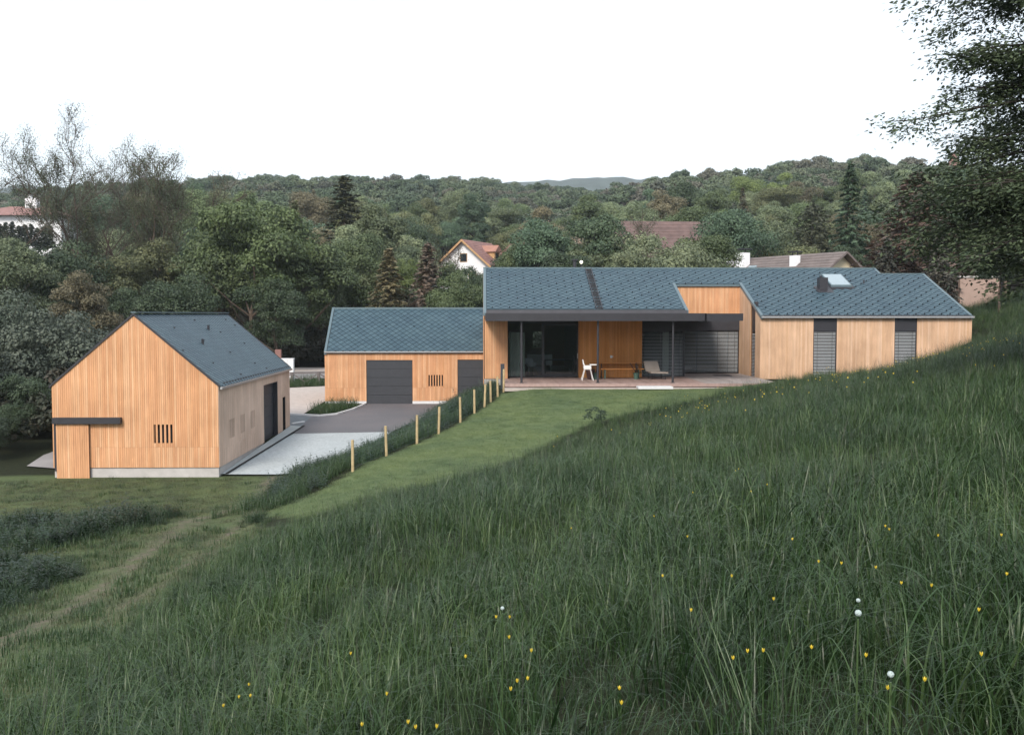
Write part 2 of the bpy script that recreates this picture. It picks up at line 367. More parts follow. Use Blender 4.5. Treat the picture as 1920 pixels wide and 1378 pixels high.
def hillH(x, y):
    px = 907 + 1900 * x / np.maximum(y, 1)
    Dr = 450 - 120 * sst((px - 1000) / 300)
    top = (590 - np.interp(px, SKYL[:, 0], SKYL[:, 1])) / 1900 * Dr - 9.5
    t = (y - 100) / (Dr - 100)
    h = np.where(t < 1, (top + 3.5) * (.82 * np.clip(t, 0, 1) + .18 * sst(t)), (top + 3.5) * (1 - .35 * (t - 1)))
    return np.where(y > 100, h, 0)
def groundz(x, y):
    x = np.atleast_1d(np.asarray(x, float)); y = np.atleast_1d(np.asarray(y, float)); sh = x.shape; x = x.ravel(); y = y.ravel()
    yc = np.clip(y, -10, 88); xc = np.clip(x, -40, 44)
    z = np.zeros(len(x))
    for s in range(0, len(x), 20000):
        e = slice(s, s + 20000)
        z[e] = _phi((xc[e, None] - CP[None, :, 0]) ** 2 + (yc[e, None] - CP[None, :, 1]) ** 2) @ _w[:_n] + _w[_n] + _w[_n + 1] * xc[e] + _w[_n + 2] * yc[e]
    ins = poly_in(YARD, xc, yc); d = seg_dist(YARD, xc, yc); k = np.where(ins, 1, 1 - sst(d / .9))
    z = z * (1 - k) + (yardz(xc, yc) - .05) * k
    far = sst((y - 85) / 20); z = z * (1 - far) + (-3.6) * far
    return (z + hillH(x, y)).reshape(sh)
def gz(x, y): return float(groundz([x], [y])[0])
LAWN = np.array([(.9, 44.0), (13, 44.0), (12.4, 43.9), (10.5, 41.8), (7.6, 39.6), (4.9, 37.6), (3.0, 35.3), (1.4, 32.0), (-.1, 30.0), (-1.8, 28.8), (-3.3, 27.7), (-4.8, 26.6), (-6.2, 27.8), (-5.7, 29),
                 (-4.1, 32), (-2.35, 36.2), (-.85, 39.8), (.05, 41.9), (.65, 43.4)])
MEADOW = np.array([(15, 46.6), (13.4, 44.4), (10.5, 41.8), (7.6, 39.6), (4.9, 37.6), (3.0, 35.3), (1.4, 32.0), (-.1, 30.0), (-1.8, 28.8), (-3.3, 27.7), (-4.6, 26.4), (-5.4, 24.8), (-5.2, 21), (-5.1, 18), (-4.8, 15),
                   (-4.3, 12), (-4.2, 9.5), (-4.6, 6), (-4.6, 1.5), (16, 1.5), (34, 20), (34, 62), (23.5, 62), (23.5, 47.2), (15, 47.2)])
LOWER = np.array([(-17.5, 37), (-9.6, 36.5), (-7.2, 36.5), (-6.4, 34), (-6.3, 30), (-5.6, 26), (-5.2, 21), (-4.8, 15), (-4.2, 9.5), (-4.6, 5), (-12, 5), (-30, 20), (-30, 38)])
BANK = np.array([(-7.5, 27.6), (-6.0, 28.2), (-4.5, 32), (-2.7, 36.2), (-1.2, 39.8), (-.3, 41.9), (.5, 44), (.6, 47.3), (-.25, 47.4), (-.25, 57), (-1.7, 57.2), (-2.3, 54), (-2.8, 52), (-3.8, 46), (-5.0, 41.5), (-5.9, 38.9), (-7.0, 36.3), (-7.0, 33.5), (-6.9, 30.5)])
RUTS = [np.array([(-7.5, 36.3), (-7.25, 33), (-7.4, 30), (-7.9, 27.5), (-7.7, 24), (-7.1, 19), (-6.7, 15.5), (-6.45, 12.5), (-6.6, 9), (-7, 5)]),
        np.array([(-6.5, 29.2), (-6.5, 26.5), (-6.3, 23.5), (-5.95, 20), (-5.6, 16.5), (-5.3, 13.5)])]
def soilmask(x, y):
    d = np.minimum(seg_dist(RUTS[0], x, y, False), seg_dist(RUTS[1], x, y, False) + .12)
    return np.maximum(1 - sst((d - .08) / .60), .42 * (1 - sst((d - .5) / 1.2)))
def cover_attr(me, x, y):
    lawn = np.maximum(poly_in(LAWN, x, y), np.maximum(poly_in(LOWER, x, y) * .75, 0))
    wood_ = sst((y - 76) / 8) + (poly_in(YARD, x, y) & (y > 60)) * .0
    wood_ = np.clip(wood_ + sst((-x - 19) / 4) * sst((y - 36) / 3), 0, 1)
    a = me.color_attributes.new('cover', 'FLOAT_COLOR', 'POINT')
    c = np.zeros((len(x), 4), np.float32); c[:, 0] = soilmask(x, y) * (y < 40); c[:, 1] = lawn; c[:, 2] = wood_; c[:, 3] = 1
    a.data.foreach_set('color', c.ravel())
def grid_mesh(name, X, Y, skipfn=None):
    h, w = X.shape; Z = groundz(X, Y); V = np.stack([X, Y, Z], -1).reshape(-1, 3)
    i = (np.arange(h - 1)[:, None] * w + np.arange(w - 1)[None]).ravel()
    me = np_mesh(name, V, np.stack([i, i + 1, i + w + 1, i + w], 1), 'ground')
    me.polygons.foreach_set('use_smooth', [True] * len(me.polygons)); cover_attr(me, V[:, 0].astype(float), V[:, 1].astype(float))
    return me
gx, gy = np.meshgrid(np.linspace(-60, 60, 301), np.linspace(-14, 92, 266))
tag(link('ground', grid_mesh('ground', gx, gy), None), 'sloping ground of meadow, lawn and earth around the houses', kind='structure')
gt, gr = np.meshgrid(np.linspace(-1.15, 1.25, 260), np.concatenate([np.linspace(92, 130, 14), np.linspace(134, 700, 110)]))
tag(link('hillside', grid_mesh('hillside', gt * gr, gr), None), 'wooded hillside rising behind the houses', kind='structure')
# outer ground all round to the horizon
ox, oy = np.meshgrid(np.linspace(-1, 1, 41), np.linspace(-1, 1, 41))
def outer():
    ring = []; V = []; Fq = []
    xs = [-1500, -60, 60, 1500]; ys = [-1500, -14, 92, 1500]
    def cell(x0, x1, y0, y1, z):
        k = len(V); V.extend([(x0, y0, z), (x1, y0, z), (x1, y1, z), (x0, y1, z)]); Fq.append((k, k + 1, k + 2, k + 3))
    cell(-1500, -60, -1500, 92, -6.2); cell(60, 1500, -1500, 92, 1.8); cell(-60, 60, -1500, -14, -2.2)
    cell(-1500, 1500, 92, 1500, -8)
    me = np_mesh('outer_ground', V, Fq, 'ground'); cover_attr(me, np.array([v[0] for v in V], float) * 0, np.array([200.] * len(V)))
    return me
tag(link('outer_land', outer(), None), 'land beyond the valley', kind='structure')

# far blue ridge seen through the gap
def far_ridge():
    t = np.linspace(-1.0, 1.0, 161); rr = np.linspace(1100, 1500, 9); T, R = np.meshgrid(t, rr)
    px = 907 + 1900 * T; prof = np.interp(px, [-1200, 500, 900, 1020, 1090, 1150, 1400, 2200, 3000], [360, 350, 346, 339, 332, 333, 345, 350, 360])
    k = np.sin(np.clip((R - 1100) / 300, 0, 1) * math.pi / 2)
    Z = -8 + ((590 - prof) / 1900 * 1380 + 8) * k + RNG.normal(0, 1.4, T.shape) * k
    V = np.stack([T * R, R, Z], -1).reshape(-1, 3); h, w = T.shape
    i = (np.arange(h - 1)[:, None] * w + np.arange(w - 1)[None]).ravel()
    me = np_mesh('far_ridge', V, np.stack([i, i + 1, i + w + 1, i + w], 1)); return me
M['ridge'] = plain('far_wood_cover', (.045, .062, .055), .95, 0, .3, .05)
tag(link('far_hill', far_ridge(), 'ridge'), 'distant bluish wooded ridge in the gap of the skyline', kind='structure')

# ---- paved sheets of the yard
def sheet(name, pts, mat, lift, label, t=.0):
    b = MB(); vs = [(x, y, yardz(x, y) + lift) for x, y in pts]; b.add(vs, [tuple(range(len(vs)))])
    me_o = b.build(name, mat); return tag(me_o, label, kind='structure')
sheet('paved_yard', [(-9.46, 36.8), (-7.6, 36.75), (-6.95, 36.9), (-6.3, 38.9), (-5.3, 42), (-4.35, 46.2), (-4.3, 46.95), (-8.72, 46.5), (-8.85, 45.6)], 'paving', .0, 'pale gravel paving between the barn and the grass bank')
sheet('asphalt_drive', [(-8.72, 46.5), (-4.3, 46.95), (-3.3, 51), (-2.6, 53.7), (-1.75, 57.62), (-6.65, 57.62), (-6.66, 57.3), (-7.1, 55.0), (-7.7, 53.1), (-8.46, 52.45), (-8.9, 52.4)], 'asphalt', .004, 'dark asphalt drive in front of the garage doors')
sheet('older_drive', [(-8.9, 52.45), (-9.6, 52.9), (-12.2, 53.4), (-12.2, 48.85), (-9.35, 48.85), (-8.8, 48.0), (-8.78, 49)], 'asphalt_blue', .003, 'worn blue-grey asphalt beside the far barn corner')
sheet('gravel_drive', [(-9.5, 52.95), (-9.2, 59), (-9.15, 68), (-10.5, 67.3), (-12.6, 66.3), (-30, 63.5), (-30, 53.5), (-12.2, 53.45)], 'drive', .002, 'pinkish gravel drive behind the barn')
sheet('country_road', [(-60, 70.2), (-13.6, 72.2), (2, 74.2), (2, 80.5), (-14.8, 77.8), (-60, 75.5)], 'road', .01, 'narrow grey country road under the trees')
sheet('road_verge', [(-60, 75.6), (-14.8, 77.9), (2, 80.6), (2, 82.6), (-60, 78.8)], 'drive', .006, 'pale dusty verge beyond the road')
sheet('barn_back_yard', [(-17.3, 38.6), (-16.02, 38.1), (-15.6, 46), (-17.6, 43.5), (-17.7, 41)], 'road', .004, 'pale paved patch behind the barn under the shrubs')
sheet('barn_apron', [(-9.52, 36.72), (-9.36, 36.8), (-8.92, 44.5), (-8.75, 48.6), (-9.3, 48.9)], 'apron', .03, 'concrete strip along the barn wall')
def ribbon(name, pts, w, h, mat, label, dz=0.0, zf=yardz):
    b = MB()
    for (x0, y0), (x1, y1) in zip(pts[:-1], pts[1:]):
        b.bar((x0, y0, zf(x0, y0) + dz + h / 2), (x1, y1, zf(x1, y1) + dz + h / 2), w, h)
    return tag(b.build(name, mat), label, kind='structure')
ribbon('drain_channel', [(-9.33, 36.8), (-8.89, 44.5), (-8.66, 48.9)], .09, .012, 'black', 'narrow dark drain slot beside the concrete strip', .03)
ribbon('kerb', [(-12.1, 53.3), (-9.6, 52.85), (-8.46, 52.42), (-7.7, 53.08), (-7.1, 54.95), (-6.75, 57.0), (-6.7, 57.5)], .11, .10, 'slab', 'pale kerb curving round the grass island', -.02)
ribbon('kerb', [(-3.25, 51.0), (-2.62, 53.6), (-1.85, 57.4)], .10, .12, 'slab', 'pale kerb at the foot of the grass bank', -.02)
ribbon('kerb', [(-9.38, 49.6), (-8.9, 50.3)], .12, .05, 'slab', 'short pale kerb stone by the barn corner')
_b = MB(); _b.add([(x, y, yardz(x, y) + .02) for x, y in [(-8.4, 52.55), (-7.72, 53.16), (-7.14, 55.0), (-6.82, 57.2), (-6.8, 57.6), (-9.1, 57.6), (-9.3, 53.0)]], [tuple(range(7))])
tag(_b.build('grass_island', M['ground']), 'small patch of turf between kerb and garage', kind='structure')

# ------------------------------------------------------------------ instanced ground cover (one object each)
def source(name, me): return bpy.data.objects.new(name, me)
def scatter(name, pts, rz, tilt, scl, idx, sources, label):
    me = bpy.data.meshes.new(name); me.vertices.add(len(pts)); me.vertices.foreach_set('co', np.asarray(pts, np.float32).ravel()); me.update()
    a = me.attributes.new('rot', 'FLOAT_VECTOR', 'POINT'); a.data.foreach_set('vector', np.stack([tilt[:, 0], tilt[:, 1], rz], -1).astype(np.float32).ravel())
    a = me.attributes.new('scl', 'FLOAT', 'POINT'); a.data.foreach_set('value', scl.astype(np.float32))
    a = me.attributes.new('pick', 'INT', 'POINT'); a.data.foreach_set('value', idx.astype(np.int32))
    o = bpy.data.objects.new(name, me); COL.objects.link(o)
    ng = bpy.data.node_groups.new(name, 'GeometryNodeTree')
    ng.interface.new_socket('Geometry', in_out='INPUT', socket_type='NodeSocketGeometry'); ng.interface.new_socket('Geometry', in_out='OUTPUT', socket_type='NodeSocketGeometry')
    gi = ng.nodes.new('NodeGroupInput'); go = ng.nodes.new('NodeGroupOutput')
    g2i = ng.nodes.new('GeometryNodeGeometryToInstance')
    for s in reversed(sources):
        oi = ng.nodes.new('GeometryNodeObjectInfo'); oi.inputs['Object'].default_value = s; oi.inputs['As Instance'].default_value = True
        ng.links.new(oi.outputs['Geometry'], g2i.inputs[0])
    # join keeps one instance per source
    jn = ng.nodes.new('GeometryNodeJoinGeometry'); ng.nodes.remove(g2i)
    ois = [x for x in ng.nodes if x.bl_idname == 'GeometryNodeObjectInfo']
    for oi in ois: ng.links.new(oi.outputs['Geometry'], jn.inputs[0])
    ip = ng.nodes.new('GeometryNodeInstanceOnPoints'); ip.inputs['Pick Instance'].default_value = True
    def attr(nm, ty):
        x = ng.nodes.new('GeometryNodeInputNamedAttribute'); x.data_type = ty; x.inputs[0].default_value = nm; return x.outputs[0]
    e2r = ng.nodes.new('FunctionNodeEulerToRotation'); ng.links.new(attr('rot', 'FLOAT_VECTOR'), e2r.inputs[0])
    ng.links.new(gi.outputs[0], ip.inputs['Points']); ng.links.new(jn.outputs[0], ip.inputs['Instance'])
    ng.links.new(attr('pick', 'INT'), ip.inputs['Instance Index']); ng.links.new(e2r.outputs[0], ip.inputs['Rotation']); ng.links.new(attr('scl', 'FLOAT'), ip.inputs['Scale'])
    ng.links.new(ip.outputs[0], go.inputs[0])
    md = o.modifiers.new('scatter', 'NODES'); md.node_group = ng
    return tag(o, label, kind='stuff')
def tuft(name, mat, n, h0, h1, spread, width, bend, segs=4, seed=0, mat2=None, seeds=0):
    """n bent tapering blades; optionally thin seed-head stems"""
    r = np.random.default_rng(seed); V = []; Fq = []; mi = []
    for k in range(n + seeds):
        stem_ = k >= n
        x, y = r.normal(0, spread, 2); a = r.uniform(0, 2 * math.pi); h = r.uniform(h0, h1) * (1.25 if stem_ else 1); w = width * r.uniform(.6, 1.3) * (.45 if stem_ else 1)
        be = bend * r.uniform(.1, 1.6) * (.35 if stem_ else 1); ca, sa = math.cos(a), math.sin(a); px_, py_ = -sa, ca
        lean = r.uniform(.02, .22); k0 = len(V)
        for s in range(segs + 1):
            t = s / segs; out = h * (lean * t + be * t ** 3.6 * .62); z = h * (t - be * .42 * t ** 5.5)
            ww = w * (1 - t ** 1.6) if not stem_ else (w * .45 if t < .78 else w * 1.1 * (1.02 - t) * 4)
            cx, cy = x + ca * out, y + sa * out
            V += [(cx - px_ * ww / 2, cy - py_ * ww / 2, z), (cx + px_ * ww / 2, cy + py_ * ww / 2, z)]
            if s: q = k0 + 2 * (s - 1); Fq.append((q, q + 1, q + 3, q + 2)); mi.append(1 if stem_ else 0)
    me = np_mesh(name, V, Fq, mat)
    if mat2: me.materials.append(M[mat2]); me.polygons.foreach_set('material_index', mi)
    return me
def weed(name, mat, n, h, seed, lw=.05):
    """upright stems carrying pairs of broad leaves"""
    r = np.random.default_rng(seed); V = []; Fq = []
    for k in range(n):
        x, y = r.normal(0, .16, 2); hh = h * r.uniform(.6, 1.1); a0 = r.uniform(0, 6.28); lx, ly = r.normal(0, .12, 2)
        k0 = len(V); V += [(x - .004, y, 0), (x + .004, y, 0), (x + lx + .003, y + ly, hh), (x + lx - .003, y + ly, hh)]; Fq.append((k0, k0 + 1, k0 + 2, k0 + 3))
        for j in range(5):
            t = .25 + .75 * j / 4; cx, cy, cz = x + lx * t, y + ly * t, hh * t
            for side in (0, math.pi):
                a = a0 + j * 1.57 + side; L = lw * (2.2 - t); d = np.array([math.cos(a), math.sin(a), .15 - .5 * r.random()]); p = np.array([-math.sin(a), math.cos(a), 0]) * L * .32
                b0 = np.array([cx, cy, cz]); k0 = len(V); V += [tuple(b0), tuple(b0 + d * L * .45 - p), tuple(b0 + d * L), tuple(b0 + d * L * .45 + p)]; Fq.append((k0, k0 + 1, k0 + 2, k0 + 3))
    return np_mesh(name, V, Fq, mat)
def spread_points(poly, dens, xr, yr, n, seed, extra=None, lim=(-.72, .98)):
    r = np.random.default_rng(seed); x = r.uniform(*xr, n); y = r.uniform(*yr, n); p = n / ((xr[1] - xr[0]) * (yr[1] - yr[0]))
    keep = poly_in(poly, x, y) & (x > lim[0] * y - 2.5) & (x < lim[1] * y + 3.5) & (r.random(n) < dens(x, y) / p)
    if extra is not None: keep &= extra(x, y, r)
    x, y = x[keep], y[keep]; return np.stack([x, y, groundz(x, y) - .015], -1), r
S_mead = [source('meadow_tuft', tuft('meadow_tuft', 'meadow', 26, .22, .56, .080, .0078, 1.1, 8, 20 + i, 'seed', 1 if i % 2 else 0)) for i in range(5)] + \
         [source('meadow_tuft', tuft('meadow_tuft', 'meadow', 20, .30, .60, .07, .0050, .55, 5, 40 + i, 'seed', 3)) for i in range(2)] + \
         [source('meadow_tuft', weed('meadow_weed', 'meadow', 7, .42, 50 + i, .045)) for i in range(1)]
def dm(x, y):
    d = np.hypot(x, y); return np.clip(46 * (7 / np.maximum(d, 5)) ** .75, 14, 56)
pts, r = spread_points(MEADOW, dm, (-8, 33), (2.2, 62), 700000, 1)
n = len(pts); d = np.hypot(pts[:, 0], pts[:, 1]); idx = r.choice(8, n, p=[.18, .17, .17, .17, .15, .08, .08, .0])
fs = (r.random(n) < .42 * sst((d - 13) / 16)); idx = np.where(fs, r.integers(5, 7, n), idx)
patch = np.sin(pts[:, 0] * .9 + 1.7 * np.sin(pts[:, 1] * .45)) * np.cos(pts[:, 1] * .7 + pts[:, 0] * .3)
edge = sst(seg_dist(MEADOW, pts[:, 0], pts[:, 1]) / 1.6) * .35 + .65
hole = np.sin(pts[:, 0] * 5.1 + 2.2 * np.sin(pts[:, 1] * 2.3)) * np.sin(pts[:, 1] * 4.3 + 1.9 * np.sin(pts[:, 0] * 3.1)); edge = edge * (1 - .55 * sst((hole - .1) / .6) * (d < 26))
scl = r.uniform(.55, 1.3, n) * (1 + .24 * patch) * edge * (1 + .1 * np.clip((d - 14) / 20, 0, 1))
scatter('meadow_grass', pts, r.uniform(0, 6.28, n), r.normal(0, .14, (n, 2)), scl, idx, S_mead, 'tall dark green meadow grass with pale arching tips and seed heads')
# bank grass
S_bank = [source('bank_tuft', tuft('bank_tuft', 'bank', 22, .28, .6, .10, .011, 1.0, 4, 60 + i)) for i in range(3)] + [source('bank_tuft', weed('bank_weed', 'weed', 9, .5, 66, .06))]
pts, r = spread_points(BANK, lambda x, y: 22 + 0 * x, (-9, 1), (27, 58), 30000, 2); n = len(pts)
scatter('bank_grass', pts, r.uniform(0, 6.28, n), r.normal(0, .12, (n, 2)), r.uniform(.7, 1.15, n), r.choice(4, n, p=[.3, .3, .25, .15]), S_bank, 'rank green grass on the bank between fence and yard')
# lawn
S_lawn = [source('lawn_tuft', tuft('lawn_tuft', 'lawn', 70, .025, .055, .13, .006, .8, 2, 70 + i)) for i in range(3)]
pts, r = spread_points(LAWN, lambda x, y: 45 + 0 * x, (-7, 14), (26, 44.2), 60000, 3); n = len(pts)
scatter('lawn_grass', pts, r.uniform(0, 6.28, n), np.zeros((n, 2)), r.uniform(.7, 1.3, n), r.integers(0, 3, n), S_lawn, 'mown bright green lawn in front of the terrace')
# rough short grass in front of the barn
S_short = [source('short_tuft', tuft('short_tuft', 'short', 60, .03, .10, .14, .007, .9, 2, 80 + i)) for i in range(3)] + [source('short_tuft', tuft('short_tuft', 'bank', 26, .08, .22, .10, .009, .9, 3, 88))]
def notsoil(x, y, r): return (r.random(len(x)) > soilmask(x, y) * 1.0) & ~((x < -9.3) & (y > 36.3))
pts, r = spread_points(LOWER, lambda x, y: 34 + 0 * x, (-24, -4), (5, 38), 60000, 4, notsoil); n = len(pts)
pt = np.sin(pts[:, 0] * 1.3 + 2 * np.sin(pts[:, 1] * .5)) * np.cos(pts[:, 1] * .9)
near = (pts[:, 1] < 26)
idx = np.where(r.random(n) < np.where(pts[:, 1] < 14, .75, np.where(near, .34, .05 + .12 * (pt > .4))), 3, r.integers(0, 3, n))
scatter('rough_grass', pts, r.uniform(0, 6.28, n), np.zeros((n, 2)), r.uniform(.7, 1.3, n) * np.where(near, 1.15, .9), idx, S_short, 'thin yellowish short grass below the barn')
# darker rank patches beside the track
PATCH = [np.array([(-14.2, 27.0), (-12.2, 29.0), (-9.9, 30.2), (-8.3, 29.2), (-8.4, 26.4), (-8.9, 23.9), (-10.6, 23.4), (-14, 23.8)]), np.array([(-11.5, 22.8), (-8.9, 22.8), (-8.2, 20.6), (-7.9, 18.0), (-8.2, 16), (-11.5, 16)]),
         np.array([(-6.6, 27.6), (-5.7, 28.0), (-5.4, 26.6), (-5.9, 25.6), (-6.5, 26.0)])]
P_ = []; 
for k, pg in enumerate(PATCH):
    q, r = spread_points(pg, lambda x, y: 34 + 0 * x, (-14, -5), (15, 30), 20000, 90 + k); P_.append(q)
pts = np.concatenate(P_); n = len(pts); r = np.random.default_rng(5)
M['rank'] = blade_mat('rank_blades', (.009, .027, .008), (.018, .046, .014), (.038, .074, .028), .8)
S_weed = [source('weed_clump', weed('weed_clump', 'weed', 12, .50, 95 + i, .06)) for i in range(2)] + [source('rank_tuft', tuft('rank_tuft', 'rank', 26, .25, .6, .13, .013, 1.3, 6, 98 + i)) for i in range(2)]
edge = np.clip(.35 + .65 * np.minimum.reduce([np.where(poly_in(pg, pts[:, 0], pts[:, 1]), 9, 9) for pg in PATCH] + [np.maximum.reduce([np.where(poly_in(pg, pts[:, 0], pts[:, 1]), seg_dist(pg, pts[:, 0], pts[:, 1]), 0) for pg in PATCH]) / .8]), .3, 1) * (.8 + .3 * np.sin(pts[:, 0] * 2.3 + 1.2 * pts[:, 1]) * np.cos(pts[:, 1] * 1.7))
kp = r.random(n) < edge + .15; pts = pts[kp]; edge = edge[kp]; n = len(pts)
scatter('nettle_patch', pts, r.uniform(0, 6.28, n), r.normal(0, .16, (n, 2)), r.uniform(.8, 1.35, n) * edge, r.choice(4, n, p=[.08, .07, .43, .42]), S_weed, 'dark rank nettles and grass beside the earth track')
# turf island and road edge
ISL = np.array([(-8.3, 52.75), (-7.75, 53.3), (-7.2, 55.1), (-6.9, 57.0), (-8.9, 57.3), (-9.2, 53.4)])
VER = np.array([(-20, 65.4), (-12.6, 66.6), (-8.0, 68.2), (-3, 69), (-3, 71.5), (-13.5, 70.9), (-20, 70)])
P_ = [spread_points(ISL, lambda x, y: 30 + 0 * x, (-10, -6), (52, 58), 3000, 31)[0], spread_points(VER, lambda x, y: 16 + 0 * x, (-20, -3), (65, 72), 5000, 32)[0]]
pts = np.concatenate(P_); pts[:, 2] += .05; n = len(pts)
scatter('verge_grass', pts, r.uniform(0, 6.28, n), np.zeros((n, 2)), r.uniform(.8, 1.5, n), r.integers(0, 3, n), [S_short[3], S_bank[0], S_short[0]], 'green grass on the island and along the road')

# ------------------------------------------------------------------ wall cladding
PIT = .075
def boards(mb, O, U, Nn, width, zb, zt, holes=(), slits=(), jz=None, proud=.022, gap=.007, gap_t=None):
    """vertical boards on a wall; O origin (z ignored), U along, Nn outward; zb/zt functions of u (absolute z)"""
    n = max(1, round(width / PIT)); p = width / n; rr = random.Random(int(abs(O[0] * 77 + O[1] * 13)) + n)
    U = Vector(U); Nn = Vector(Nn); O = Vector((O[0], O[1], 0))
    for i in range(n):
        u0, u1 = i * p + gap / 2, (i + 1) * p - gap / 2; um = (u0 + u1) / 2; segs = [[None, None]]
        cuts = [h for h in holes if h[0] < um < h[1]] + [s for s in slits if s[0] < um < s[1] and int((um - s[0]) / p) % 2 == 0]
        cuts.sort(key=lambda h: h[2]); zs = []; lo = ('b',)
        for h in cuts: zs.append((lo, h[2])); lo = h[3]
        zs.append((lo, ('t',)))
        for a, b in zs:
            def val(q, u): return zb(u) if q == ('b',) else zt(u) if q == ('t',) else q
            parts = [(a, b)]
            if jz is not None and val(a, um) < jz - .1 and val(b, um) > jz + .1: parts = [(a, jz - .002), (jz + .002, b)]
            for a2, b2 in parts:
                za0, za1, zb0, zb1 = val(a2, u0), val(a2, u1), val(b2, u0), val(b2, u1)
                if min(zb0 - za0, zb1 - za1) < .02: continue
                pr = proud + rr.uniform(-.003, .003)
                P0 = O + U * u0; P1 = O + U * u1; Z = Vector((0, 0, 1))
                mb.hexa([P0 + Z * za0 + Nn * pr, P1 + Z * za1 + Nn * pr, P1 + Z * za1 + Nn * .001, P0 + Z * za0 + Nn * .001,
                         P0 + Z * zb0 + Nn * pr, P1 + Z * zb1 + Nn * pr, P1 + Z * zb1 + Nn * .001, P0 + Z * zb0 + Nn * .001])
def lining(mb, O, U, Nn, width, zb, zt, holes=(), thick=.16, brk=()):
    if isinstance(mb, tuple):
        par, off = mb; q = MB(); lining(q, O, U, Nn, width, zb, zt, holes, thick, brk); q.build('wall_core', 'batten', par, off=off); return
    U = Vector(U); Nn = Vector(Nn); O = Vector((O[0], O[1], 0)); Z = Vector((0, 0, 1))
    us = sorted({0, width, *brk, *[h[0] for h in holes], *[h[1] for h in holes]})
    for u0, u1 in zip(us[:-1], us[1:]):
        um = (u0 + u1) / 2; cuts = sorted([h for h in holes if h[0] < um < h[1]], key=lambda h: h[2]); lo = None
        segs = []
        for h in cuts: segs.append((lo, h[2])); lo = h[3]
        segs.append((lo, None))
        for a, b in segs:
            f = lambda q, u, w: (w(u) if q is None else q)
            p = [f(a, u0, zb), f(a, u1, zb), f(b, u0, zt), f(b, u1, zt)]
            if max(p[2] - p[0], p[3] - p[1]) < .01: continue
            P0 = O + U * u0; P1 = O + U * u1; t = -Nn * thick
            mb.hexa([P0 + Z * p[0], P1 + Z * p[1], P1 + Z * p[1] + t, P0 + Z * p[0] + t, P0 + Z * p[2], P1 + Z * p[3], P1 + Z * p[3] + t, P0 + Z * p[2] + t])
def blind(mb, O, U, Nn, width, z0, z1, pitch=.07, depth=.055):
    U = Vector(U); Nn = Vector(Nn); O = Vector((O[0], O[1], 0)); n = int((z1 - z0) / pitch)
    for i in range(n):
        z = z0 + (i + .5) * pitch; a = Vector((0, 0, z)); t = Vector((0, 0, .022)); P0 = O + a; P1 = O + a + U * width; e = Nn * depth / 2; th = Vector((0, 0, .003))
        mb.hexa([P0 + e - t * .5, P1 + e - t * .5, P1 - e + t * .5, P0 - e + t * .5, P0 + e - t * .5 + th, P1 + e - t * .5 + th, P1 - e + t * .5 + th, P0 - e + t * .5 + th])

